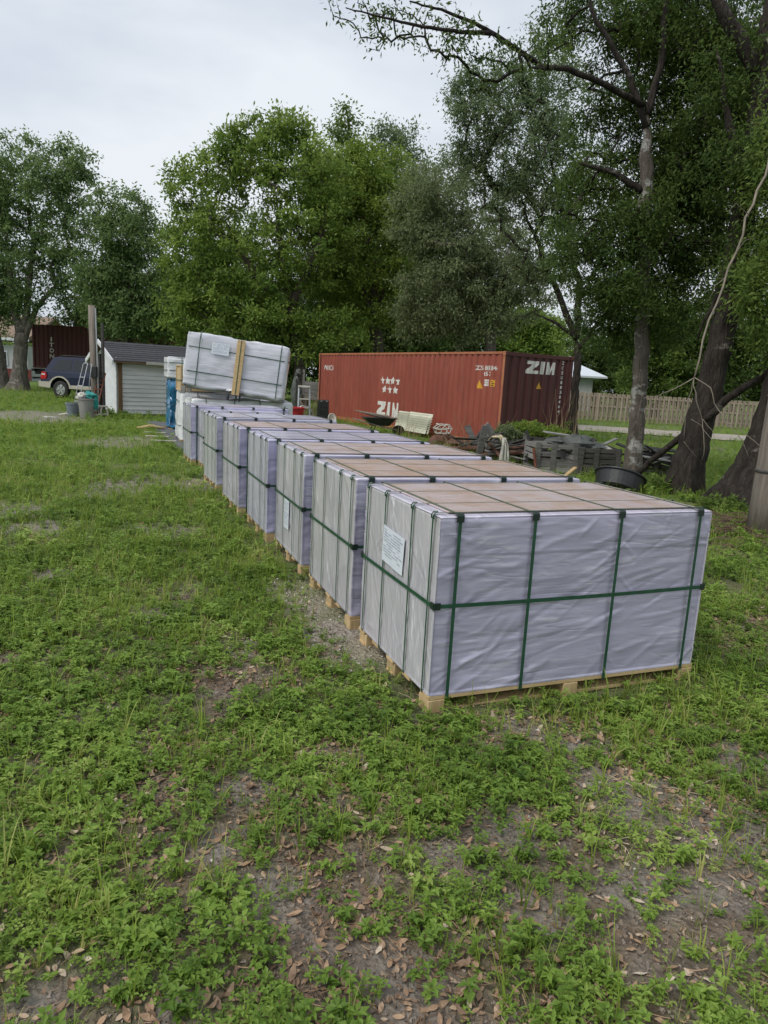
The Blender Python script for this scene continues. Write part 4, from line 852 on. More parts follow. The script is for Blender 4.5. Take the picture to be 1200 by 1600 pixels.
wm_a = wrap_mesh(300, True); wm_b = wrap_mesh(340, False); wm_c = wrap_mesh(380, False)
GRP = 'film wrapped stacks standing in one row'
p1 = make_pallet(wm_a, None); p2 = make_pallet(wm_b, None); p3 = make_pallet(wm_c, None)
kinds = [p1, p2, p3, copy_tree(p2), copy_tree(p3), copy_tree(p2), copy_tree(p3), copy_tree(p2)]
labs = ['lavender film wrapped stack nearest the viewer, whole long side and paper label in view', 'film wrapped stack with the brownest plywood top, second in the row from the viewer',
        'film wrapped stack with a paper label low on its end, third in the row', 'film wrapped stack fourth in the row, its top covered by lavender film', 'film wrapped stack with pinkish top, fifth in the row from the viewer',
        'film wrapped stack with whitish top, sixth in the row, beside the low narrow one', 'low narrow looking film wrapped stack squeezed in as seventh of the row', 'last lavender film wrapped stack, right in front of the white foam bundles']
tops = [(1.0, .98, .98), (.98, .90, .82), (1.05, 1.05, 1.1), (1.15, 1.2, 1.4), (1.05, .98, 1.0), (1.25, 1.28, 1.35), (1.2, 1.2, 1.3), (1.1, 1.15, 1.35)]
wraps = [(.98, .98, .97), (.99, .99, .97), (1, 1, 1), (1.02, 1.03, 1.12), (1.02, 1.0, 1.06), (1.0, 1.02, 1.0), (1.05, 1.05, 1.05), (1.05, 1.04, 1.12)]
for i, (o, (px_, py_, yw)) in enumerate(zip(kinds, PALLETS)):
    o.location = (px_, py_, 0 if i != 6 else 0); o.rotation_euler = (0, 0, yw); tag(o, labs[i], 'pallet stack', GRP)
    if i == 6: o.scale = (.82, .62, .955)
    for ch in o.children:
        n = ch.name.split('.')[0]
        if n == 'top_sheet':
            ch.color = (*(tops[i] if i not in (3, 5, 6, 7) else (1.02, 1.02, 1.04)), 1)
            if i in (3, 5, 6, 7): ch.material_slots[0].link = 'OBJECT'; ch.material_slots[0].material = M['wrap_top']
        elif n == 'wrap': ch.color = (*wraps[i], 1)
paper(p1, (0, .735, .645), (0, -1, -.06), (0, -.06, 1), .315, .215, 5)
paper(p3, (0, .66, .30), (0, -1, 0), (0, 0, 1), .19, .27, 6)

# ------------------------------------------------------------------ white foam bundles behind the row
def bundle(name, label, loc, yaw, L, W, z0, z1, rr, mats, straps_u, straps_z, seed, lump=.03, cat='bundle', tilt=None, group=None, pallet=True, waist=None):
    t = thing(name, label, cat, loc, yaw, group)
    if tilt is not None: t.rotation_euler = Euler((0, tilt, yaw), 'XYZ')
    def disp(s, a, b):
        dip = .075 * np.exp(-((a - waist) / .16) ** 2) if (waist and s == 2) else 0
        return dip + lump * (fbm(a * 2.3 + s, b * 2.6, seed, 3) - .3) + .014 * fbm(a * 9, b * 9, seed + 1, 2)
    V, F, MI = box_grid(L, W, z0, z1, 36, 18, 20, rr, disp); o = link('wrap', sheet_mesh('wrap', V, F, MI, mats), t)
    e = .004
    for u in straps_u: loop_band([(u, -e, z0), (u, -e, z1 - rr), (u, rr * .4, z1 + e - rr * .2), (u, rr, z1 + e), (u, W - rr, z1 + e), (u, W + e, z1 - rr), (u, W + e, z0)], .018, (1, 0, 0), .003).build('strap', M['strap'], t)
    for z in straps_z: loop_band([(rr, -e, z), (L - rr, -e, z), (L + e, rr, z), (L + e, W - rr, z), (L - rr, W + e, z), (rr, W + e, z), (-e, W - rr, z), (-e, rr, z)], .018, (0, 0, 1), .003).build('strap', M['strap'], t)
    if pallet:
        for u in (.06, L / 2, L - .06):
            for v_ in (.06, W - .06): mb = MB(); mb.box((u, v_, z0 / 2), (.1, .1, z0)); mb.build('block', M['pine_block'], t)
    return t
FM = [M['foam'], M['foam'], M['foam']]
AY = .40; A0 = Vector((-4.36, 14.86, 0)) + Vector((math.cos(AY), math.sin(AY), 0)) * .17
bundle('foam_bundle', 'bulging white foam wrapped bundle carrying the tilted white bundle on top', A0, AY, 2.28, 1.12, 0.09, 1.10, .13, FM, (.35, .95, 1.5, 2.05), (.42, .93), 410, .10, group='white foam wrapped bundles')
wv = Vector((-math.sin(AY), math.cos(AY), 0)); uv = Vector((math.cos(AY), math.sin(AY), 0))
B0 = A0 + wv * 1.22 - uv * .06
bundle('foam_bundle', 'lumpy white foam wrapped bundle under the plywood crate', B0, AY, 2.2, 1.1, 0.09, 1.22, .15, FM, (.4, 1.1, 1.8), (.4, .95), 420, .14, group='white foam wrapped bundles')
# the tilted bundle lies on a low bracket at its left end
tb = bundle('foam_bundle', 'tilted white bundle strapped with two upright timbers, lying on another bundle', A0 + uv * -.17 + wv * .12 + Vector((0, 0, 1.37)), .13, 2.18, 1.0, 0.0, 1.13, .12, [M['foam_face'], M['foam'], M['foam']], (.30, 1.98), (.30, .80), 430, .05, waist=1.14, tilt=math.radians(6.2), group='white foam wrapped bundles', pallet=False)
for u in (1.10, 1.185):
    mb = MB(); mb.box((u, -.026, .515), (.078, .045, 1.14)); mb.build('timber', M['pine'], tb, bevel=.003)
loop_band([(1.143, -.052, -.03), (1.143, -.052, 1.085), (1.143, .9, 1.09), (1.143, 1.0, 1.0), (1.143, 1.0, -.03)], .016, (1, 0, 0), .003).build('strap', M['strap'], tb)
mb = MB(); mb.box((1.11, .5, -.035), (2.1, .9, .06)); mb.build('base_board', M['grey_wood'], tb, bevel=.004)
for u, y in ((1.0, .04), (1.16, .04), (1.24, .04)): mb = MB(); mb.box((u, y, -.12), (.035, .06, .13)); mb.build('foot', M['black'], tb, bevel=.003)
for y in (.06, .9): mb = MB(); mb.box((.06, y, -.12), (.09, .1, .14)); mb.build('foot', M['grey_wood'], tb, bevel=.003)
paper(tb, (.55, -.006, .72), (1, 0, 0), (0, 0, 1), .36, .235, 8)
mb = MB(); V = []; nx = 20
rag = MB()
crate = thing('plywood_crate', 'plywood crate end standing on a lumpy white bundle, left of the tilted bundle', 'crate', B0 + uv * .02 + wv * .02 + Vector((0, 0, 1.183)), AY)
mb = MB(); mb.box((.6, .45, .29), (1.16, .86, .54)); mb.build('panel', M['ply_raw'], crate, bevel=.004)
for x, y in ((.012, .03), (.012, .87)): mb = MB(); mb.box((x, y, .29), (.03, .07, .58)); mb.build('cleat', M['ply_raw'], crate, bevel=.003)
for z in (.02, .565): mb = MB(); mb.box((.6, .45, z), (1.2, .9, .03)); mb.build('cleat', M['ply_raw'], crate, bevel=.003)
loop_band([(-.008, -.008, .24), (1.21, -.008, .24), (1.21, .91, .24), (-.008, .91, .24)], .02, (0, 0, 1), .003).build('strap', M['strap'], crate)
C0 = Vector((-5.93, 19.05, 0))
bl = bundle('blue_bundle', 'tall bundle in shiny blue film beside the shed', C0, AY, 1.9, 1.05, .08, 1.44, .15, [M['blue_wrap']] * 3, (.5, 1.2), (.7,), 440, .30)
bundle('foam_bundle', 'small white foam bundle set on top of the blue film bundle', C0 + Vector((-.04, -.02, 1.44)), AY, 1.7, 1.0, 0.0, .55, .09, FM, (.4, 1.2), (.18, .38), 450, .05, group='white foam wrapped bundles', pallet=False)
bk = MB(); bk.tube([C0 + Vector((-.75, -.35, .06)), C0 + Vector((-.45, -.15, .12)), C0 + Vector((-.05, -.18, .09))], [.035, .05, .03], 7); bk.tube([C0 + Vector((-.6, .05, .07)), C0 + Vector((-.35, -.1, .13))], [.03, .04], 6)
tag(bk.build('broken_timber', M['pine'], None, smooth=True), 'splintered pale timber lying on the dark pad before the blue bundle', 'timber')
for i, (a, b) in enumerate(((243, 676), (246, 682), (256, 689))):
    p = gr(a, b, .06); mb = MB(); mb.box((p.x, p.y, .066), (.55, .10, .022), Matrix.Rotation(.05 + .05 * i, 3, 'Z'))
    tag(mb.build('lath', M['concrete'], None, bevel=.003), ('pale lath lying on the dark pad, nearest the blue bundle', 'pale lath lying on the dark pad, middle of three', 'pale lath lying on the dark pad, nearest the viewer')[i], 'board', 'laths on the dark pad')

# ------------------------------------------------------------------ lettering helper
def text_mesh(body, h, wide=1.0, bold=.0, res=3):
    c = bpy.data.curves.new('lettering', 'FONT'); c.body = body; c.size = 1.0; c.offset = bold; c.resolution_u = res; c.fill_mode = 'FRONT'
    o = bpy.data.objects.new('lettering', c); COL.objects.link(o); dg = bpy.context.evaluated_depsgraph_get(); me = bpy.data.meshes.new_from_object(o.evaluated_get(dg))
    bpy.data.objects.remove(o); bpy.data.curves.remove(c); v = np.array([x.co[:2] for x in me.vertices]); mn = v.min(0); mx_ = v.max(0)
    P_ = [((a - mn[0]) / (mx_[0] - mn[0]), (b - mn[1]) / (mx_[1] - mn[1])) for a, b in v]; F_ = [tuple(p.vertices) for p in me.polygons]; r_ = (mx_[0] - mn[0]) / (mx_[1] - mn[1])
    bpy.data.meshes.remove(me); return [(a * r_ * h * wide, b * h) for a, b in P_], F_
ZIM = [[(0, 1), (.40, 1), (.40, .74), (.20, .26), (.40, .26), (.40, 0), (-.04, 0), (-.04, .26), (.17, .74), (0, .74)], [(.47, 1), (.62, 1), (.60, 0), (.45, 0)], [(.69, 1), (.80, 1), (.855, .45), (.90, 1), (1.0, 1), (.985, 0), (.90, 0), (.895, .45), (.86, .0), (.80, 0), (.775, .45), (.765, 0), (.67, 0)]]
def on_corrugation(polys_or_vf, fn, breaks, name, mat, parent):
    """lays flat lettering on the ribs: cut at every rib edge, then moved onto the metal"""
    bm = bmesh.new(); V, F = polys_or_vf
    vs = [bm.verts.new((a, b, 0)) for a, b in V]
    for f in F:
        try: bm.faces.new([vs[i] for i in f])
        except ValueError: pass
    bmesh.ops.triangulate(bm, faces=bm.faces[:])
    for x in breaks:
        bmesh.ops.bisect_plane(bm, geom=bm.verts[:] + bm.edges[:] + bm.faces[:], plane_co=(x, 0, 0), plane_no=(1, 0, 0))
    for v in bm.verts: v.co = fn(v.co.x, v.co.y)
    bmesh.ops.recalc_face_normals(bm, faces=bm.faces[:]); me = bpy.data.meshes.new(name); bm.to_mesh(me); bm.free(); me.materials.append(mat); return link(name, me, parent)
def polyset(polys, ox, oy, sx, sy):
    V = []; F = []
    for p in polys:
        F.append(tuple(range(len(V), len(V) + len(p)))); V += [(ox + a * sx, oy + b * sy) for a, b in p]
    return V, F
PITCH = .278; PR = [(0, 0), (.070, 0), (.104, .036), (.174, .036), (.208, 0)]
def cor(s, off=0.0):
    q = (s - off) % PITCH
    for (a, da), (b, db) in zip(PR[:-1], PR[1:]):
        if a <= q <= b: return da + (db - da) * (q - a) / (b - a)
    return 0.0
def breaks(a, b, off=0.0):
    out = []; k = math.floor((a - off) / PITCH)
    while k * PITCH + off < b:
        for q, _ in PR: 
            x = k * PITCH + off + q
            if a < x < b: out.append(x)
        k += 1
    return out
def corr_panel(a, b, z0, z1, fn, name, mat, parent, off=0.0):
    xs = [a] + breaks(a + 1e-4, b - 1e-4, off) + [b]; V = []; F = []
    for x in xs: V += [fn(x, z0, cor(x, off)), fn(x, z1, cor(x, off))]
    for i in range(len(xs) - 1): F.append((2 * i, 2 * i + 2, 2 * i + 3, 2 * i + 1))
    mb = MB(); mb.add(V, F); return mb.build(name, mat, parent, fix=False)
def shipping_container(name, label, loc, yaw, body, frame, group=None):
    """local x = across (0..2.438), local y = along (0..12.19); the x=0 side and the y=0 end face the yard"""
    L, Wd, H = 12.19, 2.438, 2.59; t = thing(name, label, 'container', loc, yaw, group)
    sides = {'side_panel': (.11, L - .11, lambda x, z, d: Vector((.022 + d, x, z))), 'side_panel ': (.11, L - .11, lambda x, z, d: Vector((Wd - .022 - d, x, z)))}
    for k, (a, b, fn) in sides.items(): corr_panel(a, b, .15, H - .06, fn, k.strip(), body, t)
    corr_panel(.11, Wd - .11, .15, H - .1, lambda x, z, d: Vector((x, .022 + d, z)), 'end_panel', body, t, .08)
    corr_panel(.11, Wd - .11, .15, H - .1, lambda x, z, d: Vector((x, L - .022 - d, z)), 'end_panel', body, t, .08)
    for x in (.055, Wd - .055):
        for y in (.055, L - .055):
            mb = MB(); mb.box((x, y, H / 2), (.106, .106, H - .24)); mb.build('corner_post', frame, t, bevel=.008)
            for z in (.06, H - .06): mb = MB(); mb.box((x, y, z), (.122, .15, .118)); mb.build('corner_casting', frame, t, bevel=.012)
    for x in (.04, Wd - .04):
        mb = MB(); mb.box((x, L / 2, .075), (.066, L - .31, .145)); mb.build('bottom_rail', frame, t, bevel=.004)
        mb = MB(); mb.box((x, L / 2, H - .04), (.066, L - .31, .065)); mb.build('top_rail', frame, t, bevel=.004)
    for y in (.045, L - .045):
        mb = MB(); mb.box((Wd / 2, y, .075), (Wd - .26, .07, .145)); mb.build('sill', frame, t, bevel=.004)
        mb = MB(); mb.box((Wd / 2, y, H - .06), (Wd - .26, .07, .1)); mb.build('header', frame, t, bevel=.004)
    corr_panel(.14, L - .14, .07, Wd - .07, lambda x, z, d: Vector((z, x, H - .022 - d * .5)), 'roof', body, t)
    mb = MB(); mb.box((Wd / 2, L / 2, .12), (Wd - .16, L - .2, .03)); mb.build('floor_panel', frame, t)
    return t
CO = Vector((2.997, 19.171, 0)); CYAW = .516
zc = shipping_container('shipping_container', 'rust red ribbed freight container with white ZIM lettering and seven stars', CO, CYAW, M['red'], M['rust_edge'], 'freight containers')
for ch in zc.children:                     # the end wall goes dark maroon: tree shade put into its colour
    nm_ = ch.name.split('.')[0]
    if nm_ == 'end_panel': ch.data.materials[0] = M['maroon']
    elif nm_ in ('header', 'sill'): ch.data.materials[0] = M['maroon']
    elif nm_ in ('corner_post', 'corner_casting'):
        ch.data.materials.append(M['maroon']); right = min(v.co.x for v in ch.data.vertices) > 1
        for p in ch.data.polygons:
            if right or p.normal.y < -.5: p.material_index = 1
def side_fn(x, z): s = -x; return Vector((.022 + cor(s) - .004, s, z))      # text runs from the far end towards the near corner: x = -s
def side(V, F, name, mat): xs = [v[0] for v in V]; return on_corrugation((V, F), side_fn, [-b for b in breaks(-max(xs), -min(xs))], name, mat, zc)
V, F = polyset(ZIM, -6.98, .42, 1.46, .50); side(V, F, 'lettering', M['white_paint'])
star = [(.5 * math.cos(math.pi / 2 + k * math.pi / 5) * (1 if k % 2 == 0 else .48), .5 * math.sin(math.pi / 2 + k * math.pi / 5) * (1 if k % 2 == 0 else .48)) for k in range(10)]
for k in range(4): side(*polyset([star], -6.72 + .355 * k, 1.635, .34, .30), 'star', M['white_paint'])
for k in range(3): side(*polyset([star], -6.56 + .375 * k, 1.335, .34, .30), 'star', M['white_paint'])
def word(body, x, z, h, wd, bold=.012):
    V, F = text_mesh(body, h, 1.0, bold); w0 = max(v[0] for v in V); return [(x + a / w0 * wd, z + b) for a, b in V], F
V, F = word('ZCS  883846', -1.33, 2.08, .125, 1.0); side(V, F, 'lettering', M['white_paint'])
V, F = word('457', -.95, 1.925, .115, .33); side(V, F, 'lettering', M['white_paint'])
V, F = word('WRINCN', -11.72, 1.92, .19, .90); side(V, F, 'lettering', M['white_paint'])
side(*polyset([[(0, 0), (1, 0), (.62, 1), (.5, 1)]], -1.23, 1.575, .26, .215), 'warning_triangle', M['yellow'])
V, F = polyset([[(0, 0), (1, 0), (1, .3), (0, .3)], [(.05, .38), (.95, .38), (.95, .62), (.05, .62)], [(.0, .7), (1, .7), (1, 1), (0, 1)]], -.86, 1.65, .15, .18); side(V, F, 'notice', M['white_paint'])
side(*polyset([[(0, 0), (1, 0), (1, 1), (0, 1)]], -.59, 1.645, .16, .18), 'sticker', M['yellow'])
V, F = polyset([[(0, 0), (.8, 0), (.8, .2), (0, .2)], [(.1, .4), (1, .4), (1, .55), (.1, .55)], [(0, .75), (.7, .75), (.7, .9), (0, .9)]], -.565, 1.665, .11, .14)
on_corrugation((V, F), lambda x, z: side_fn(x, z) - Vector((.002, 0, 0)), [-b for b in breaks(.4, .62)], 'sticker_print', M['black'], zc)
def end_fn(x, z): return Vector((x, .022 + cor(x, .08) - .004, z))
def endm(V, F, name, mat): xs = [v[0] for v in V]; return on_corrugation((V, F), end_fn, breaks(min(xs), max(xs), .08), name, mat, zc)
V, F = polyset(ZIM, .80, 2.05, .98, .34); endm(V, F, 'lettering', M['white_paint'])
endm(*polyset([[(0, 0), (1, 0), (.55, 1), (.45, 1)]], 1.16, 1.65, .22, .19), 'warning_triangle', M['yellow'])
for k, c_ in enumerate('ZCSU8838464'):
    V, F = word(c_, 2.03, 2.35 - .134 * k, .085, .07, .02); endm(V, F, 'letter', M['white_paint'])

# far container on its road trailer
FY = 43.5; F0 = Vector((at(48, 560, FY).x, FY, 1.22)); FYAW = -math.pi / 2 + .05
fc = shipping_container('shipping_container', 'dark maroon freight container on a road trailer behind the forked oak', F0 + Vector((0, 2.44, 0)), FYAW, M['maroon'], M['maroon'], 'freight containers')
def far_fn(x, z): return Vector((2.438 - .022 - cor(x) + .004, x, z))
for k, c_ in enumerate('ITON'):
    V, F = word(c_, 0, 1.62 - .33 * k, .25, .07 if c_ == 'I' else .26, .02); V = [(1.0 + (.10 if c_ == 'I' else 0) + a, b) for a, b in V]
    on_corrugation((V, F), far_fn, breaks(.9, 1.4), 'letter', M['white_paint'], fc)
def wheel(parent, c, r, wd, name='wheel', rim=True):
    """axle along local y; returns the wheel part with tyre and rim children"""
    e = bpy.data.objects.new(name, None); COL.objects.link(e); e.parent = parent; e.location = c
    ty = MB(); ty.lathe([(r * .62, -wd / 2), (r * .92, -wd / 2), (r, -wd * .36), (r, wd * .36), (r * .92, wd / 2), (r * .62, wd / 2)], 28); o = ty.build('tyre', M['rubber'], e, smooth=True); o.rotation_euler = (math.pi / 2, 0, 0)
    rm = MB(); rm.lathe([(r * .63, -wd * .44), (r * .60, -wd * .30), (r * .2, -wd * .34), (.001, -wd * .36)], 20); rm.lathe([(r * .63, wd * .44), (r * .60, wd * .30), (r * .2, wd * .34), (.001, wd * .36)], 20)
    for k in range(6):
        a = k * math.pi / 3
        for s in (-1, 1): rm.bar((r * .14 * math.cos(a), r * .14 * math.sin(a), s * wd * .38), (r * .60 * math.cos(a), r * .60 * math.sin(a), s * wd * .40), r * .13, wd * .08, (0, 0, 1))
    o = rm.build('rim', M['chrome'] if rim else M['black'], e, smooth=False); o.rotation_euler = (math.pi / 2, 0, 0)
    return e
tr = thing('road_trailer', 'black skeletal road trailer under the dark maroon container', 'trailer', F0 - Vector((0, 0, 1.22)), .05)
for y in (.45, 1.99): mb = MB(); mb.box((6.1, y, 1.02), (12.1, .14, .34)); mb.build('chassis_beam', M['black'], tr)
mb = MB()
for x in (.08, 3, 6, 9, 12.1): mb.box((x, 1.22, 1.10), (.14, 2.4, .16))
mb.build('cross_beam', M['black'], tr)
for x in (2.0, 3.3):
    for y in (.20, 2.24): wheel(tr, (x, y, .52), .52, .30, rim=False)
mb = MB(); mb.box((.75, .22, .45), (.02, .5, .75)); mb.build('mud_flap', M['black'], tr)
mb = MB(); mb.box((.06, 1.22, .62), (.10, 2.3, .12)); mb.build('rear_bumper', M['black'], tr)
for x in (10.6,):
    for y in (.5, 1.9): mb = MB(); mb.box((x, y, .45), (.12, .12, .9)); mb.build('landing_leg', M['black'], tr)

# ------------------------------------------------------------------ left background: house, shed, car, pole and clutter
hs = thing('house', 'pale house with a tan shingle roof, behind the oak trunks at the left edge', 'house', (at(46, 580, 56).x, 56, 0), 0)
mb = MB(); mb.box((-8, 4, 1.35), (15.8, 8, 2.7)); mb.build('wall', M['stucco'], hs)
mb = MB(); mb.prism([(-.5, 2.6), (4, 4.4), (8.5, 2.6), (8.5, 2.72), (4, 4.6), (-.5, 2.74)], -16.3, .3, lambda a, b, w_: Vector((w_, a, b + .6))); mb.prism([(0, 2.6), (8, 2.6), (4, 4.4)], -15.8, -.1, lambda a, b, w_: Vector((w_, a, b + .55))); mb.build('roof', M['roof_tan'], hs)
mb = MB(); mb.box((-8, -.48, 3.16), (16.6, .05, .22)); mb.build('fascia', M['white_wall'], hs)
for x in (-2.2, -5.4, -9):
    f = MB(); f.box((x, -.03, 1.7), (1.1, .08, 1.1)); fo = f.build('window', M['white_wall'], hs); g = MB(); g.box((x, -.075, 1.7), (.94, .02, .94)); g.build('pane', M['glass'], fo)
mb = MB(); mb.box((-1.0, -.9, .5), (3.2, .06, .85)); tag(mb.build('low_fence', M['redboard'], None, bevel=.01), 'dark red boarded low fence in front of the pale house', 'fence'); bpy.data.objects['low_fence'].location = hs.location
hs['label'] = 'pale house with a tan shingle roof, behind the oak trunks at the left edge'

sh = thing('shed', 'low white sided shed with a dark shingle roof left of the blue bundle', 'shed', SHED_O, SHED_YAW)
SL, SD, EH = 3.7, 3.4, 1.86; RH = 2.42
for k in range(13):
    z = .06 + k * .145
    if z > EH - .1: break
    mb = MB(); mb.prism([(0, 0), (-.034, 0), (-.006, .150), (0, .150)], .16, SL - .05, lambda a, b, w_: Vector((w_, a, z + b))); mb.build('siding_board', M['siding'], sh)
mb = MB(); mb.box((SL / 2, .03, EH / 2 + .02), (SL - .1, .04, EH - .06)); mb.build('wall', M['siding'], sh)
mb = MB(); mb.prism([(0.0, .05), (SD, .05), (SD, EH), (SD * .5, RH - .06), (0, EH)], 0, .05, lambda a, b, w_: Vector((w_ + .0, a + .06, b))); mb.build('gable_wall', M['white_wall'], sh)
mb = MB(); mb.prism([(0.0, .05), (SD, .05), (SD, EH), (SD * .5, RH - .06), (0, EH)], 0, .05, lambda a, b, w_: Vector((w_ + SL - .06, a + .06, b))); mb.build('gable_wall', M['white_wall'], sh)
mb = MB(); mb.box((SL / 2, SD + .03, EH / 2 + .02), (SL - .1, .04, EH - .06)); mb.build('wall', M['siding'], sh)
for k in range(8):
    z = .08 + k * .235; mb = MB(); mb.box((-.012, .075, z + .1), (.035, .13, .215)); mb.build('quoin_block', M['white_wall'], sh, bevel=.006)
mb = MB(); mb.box((.10, -.035, EH / 2 - .02), (.13, .05, EH - .02)); mb.build('corner_trim', M['trim_brown'], sh, bevel=.004)
sl_ = (RH - EH) / (SD / 2 + .0)
def roofp(a): return EH + .04 + sl_ * a
nr = 9; cw_ = (SD / 2 + .30) / nr
for side_ in (0, 1):
    for k in range(nr):
        a0 = -.30 + k * cw_; a1 = a0 + cw_ + .03
        fy = (lambda a: a) if side_ == 0 else (lambda a: SD + .12 - a)
        mb = MB(); mb.prism([(a0, roofp(a0) + .022), (a0, roofp(a0) + .008), (a1, roofp(a1)), (a1, roofp(a1) + .006)], -.18, SL + .18, lambda a, b, w_: Vector((w_, fy(a), b))); mb.build('shingle_course', M['shingle'], sh)
    fy = (lambda a: a) if side_ == 0 else (lambda a: SD + .12 - a)
    mb = MB(); mb.prism([(-.30, roofp(-.30) - .05), (-.30, roofp(-.30)), (SD / 2 + .05, roofp(SD / 2 + .05)), (SD / 2 + .05, roofp(SD / 2 + .05) - .05)], -.17, SL + .17, lambda a, b, w_: Vector((w_, fy(a), b))); mb.build('roof_deck', M['trim_brown'], sh)
    mb = MB(); mb.prism([(-.33, roofp(-.33) - .10), (-.33, roofp(-.33) + .05), (SD / 2 + .06, roofp(SD / 2) + .07), (SD / 2 + .06, roofp(SD / 2) - .08)], -.215, -.175, lambda a, b, w_: Vector((w_, fy(a), b))); mb.build('rake_board', M['white_wall'], sh)
mb = MB(); mb.box((SL / 2 + .4, -.325, roofp(-.30) - .02), (SL - 1.0, .035, .09)); mb.build('eave_board', M['concrete'], sh, bevel=.004)
mb = MB(); mb.box((SL / 2, -.05, .02), (SL, .14, .10)); mb.build('foundation', M['dark_wood'], sh)
pl0 = Vector((at(150, 640, 23.0).x, 23.0, 0))
po = thing('utility_pole', 'short weathered wooden pole left of the white shed', 'pole', pl0, 0)
mb = MB(); mb.tube([(0, 0, -.2), (-.03, 0, 1.5), (-.07, 0, 3.48)], [.125, .115, .105], 12); mb.build('post', M['grey_post'], po, smooth=True)
mb = MB(); mb.box((.02, -.16, 1.42), (.22, .14, .34)); mb.build('meter_box', M['black'], po, bevel=.01)
mb = MB(); mb.tube([(.13, -.08, 0), (.12, -.09, 1.3), (.09, -.09, 3.4)], .022, 6); mb.build('conduit', M['steel'], po)
mb = MB()
for k in range(2): mb.box((.14 + .1 * k, .05, 1.0 + .5 * k), (.06, .14, 2.0 + k * .9))
mb.build('side_plank', M['dark_wood'], po, bevel=.004)
q0 = Vector((at(124, 640, 22.4).x, 22.4, 0))
ld = thing('aluminium_ladder', 'shiny aluminium loop topped ladder leaning by the wooden pole', 'ladder', q0, -.15)
mb = MB(); mb.tube([(-.05, -.35, .45), (0, -.05, 1.2), (.10, .25, 2.05), (.14, .28, 2.10), (.34, .28, 2.10), (.38, .25, 2.05), (.30, -.05, 1.2), (.24, -.35, .45)], .02, 8); mb.build('rail', M['steel'], ld, smooth=True)
mb = MB(); mb.tube([(.5, .1, .3), (.52, .2, 1.4), (.60, .3, 2.06), (.40, .3, 2.07)], .016, 8); mb.build('brace', M['steel'], ld, smooth=True)
for k, z in enumerate((.62, .92, 1.22, 1.55)):
    f = (z - .45) / 1.6; mb = MB(); mb.tube([(-.05 + .15 * f, -.35 + .6 * f, z), (.24 + .13 * f, -.35 + .6 * f, z)], .016, 6); mb.build('rung', M['steel'], ld)
ld.scale = (.52, .80, .80)
q1 = Vector((at(150, 640, 22.3).x, 22.3, 0))
rl = thing('red_ladder', 'rust red ladder leaning between the wooden pole and the shed', 'ladder', q1, .0)
for s in (0, .26): mb = MB(); mb.bar((s - .0, 0, 0.1), (s * 1.0 + .22, .5, 1.75), .05, .035); mb.build('rail', M['terracotta'], rl, bevel=.004)
for k in range(9):
    f = .08 + k * .105; mb = MB(); mb.bar((.22 * f - .02, .5 * f, .1 + 1.65 * f), (.22 * f + .28, .5 * f, .1 + 1.65 * f), .035, .045); mb.build('rung', M['terracotta'], rl, bevel=.003)
rl.scale = (.8, .8, .80); rl.location.x -= .36; rl.location.y += .35
def bin_(name, label, cat, c, r0, r1, h, mat, rim=.02, sx=1.0):
    t = thing(name, label, cat, c, 0); mb = MB(); mb.lathe([(.001, .0), (r0, 0), (r0 + .006, .02), (r1, h - .05), (r1 + rim, h - .045), (r1 + rim, h), (r1 - .01, h), (r0 - .02, .05), (.001, .05)], 24, sx=sx); mb.build('body', M[mat], t, smooth=False)
    return t
g1 = Vector((at(136, 646, 22.0).x, 22.0, 0)); gb = bin_('dustbin', 'grey plastic dustbin heaped with rags and a teal sheet, before the pole', 'bin', g1, .19, .26, .62, 'grey_bin')
mb = MB(); mb.tube([(-.26, 0, .52), (-.31, 0, .53), (-.31, 0, .46), (-.26, 0, .46)], .012, 6); mb.build('handle', M['grey_bin'], gb)
g2 = Vector((at(114, 640, 22.6).x, 22.6, 0)); bin_('tub', 'blue grey plastic tub standing left of the grey dustbin', 'tub', g2, .16, .21, .42, 'blue_grey', .015)
def lumps(name, mat, label, cat, pts, seed, amp=.35, parent=None):
    """crumpled cloth or rubble lump(s): a rough closed surface over an ellipsoid"""
    mb = MB(); r = random.Random(seed)
    for (c, a, b, h) in pts:
        n, m_ = 12, 7; V = []; F = []
        for j in range(m_ + 1):
            th = math.pi * j / m_
            for i in range(n):
                ph = 2 * math.pi * i / n; k = 1 + amp * (f1(i * 1.3 if i < n / 2 else (n - i) * 1.3, j * 1.7, seed) - .5) * 2 + r.uniform(-amp, amp) * .35
                V.append((c[0] + a * k * math.sin(th) * math.cos(ph), c[1] + b * k * math.sin(th) * math.sin(ph), c[2] + h * k * math.cos(th)))
        for j in range(m_):
            for i in range(n): F.append((j * n + i, j * n + (i + 1) % n, (j + 1) * n + (i + 1) % n, (j + 1) * n + i))
        mb.add(V, F)
    o = mb.build(name, M[mat], parent, smooth=False)
    if label: tag(o, label, cat)
    return o
lumps('rag_heap', 'rag', 'white and brown rags spilling over the grey dustbin rim', 'rags', [((g1.x - .10, g1.y - .1, .70), .13, .12, .10), ((g1.x - .21, g1.y - .12, .64), .08, .08, .07)], 3)
lumps('teal_sheet', 'teal', 'crumpled teal plastic sheet draped over the dustbin', 'sheet', [((g1.x + .13, g1.y, .70), .17, .14, .11), ((g1.x + .27, g1.y + .05, .5), .06, .1, .24), ((g1.x + .02, g1.y + .1, .78), .10, .09, .06)], 9, .5)
q = gr(106, 650); mb = MB(); mb.tube([q + Vector((-.28, 0, .03)), q + Vector((-.05, .05, .07)), q + Vector((.10, 0, .05)), q + Vector((.13, .02, .20))], [.02, .035, .03, .02], 6); tag(mb.build('bleached_branch', M['rag'], None, smooth=True), 'bleached forked branch lying before the blue grey tub', 'branch')
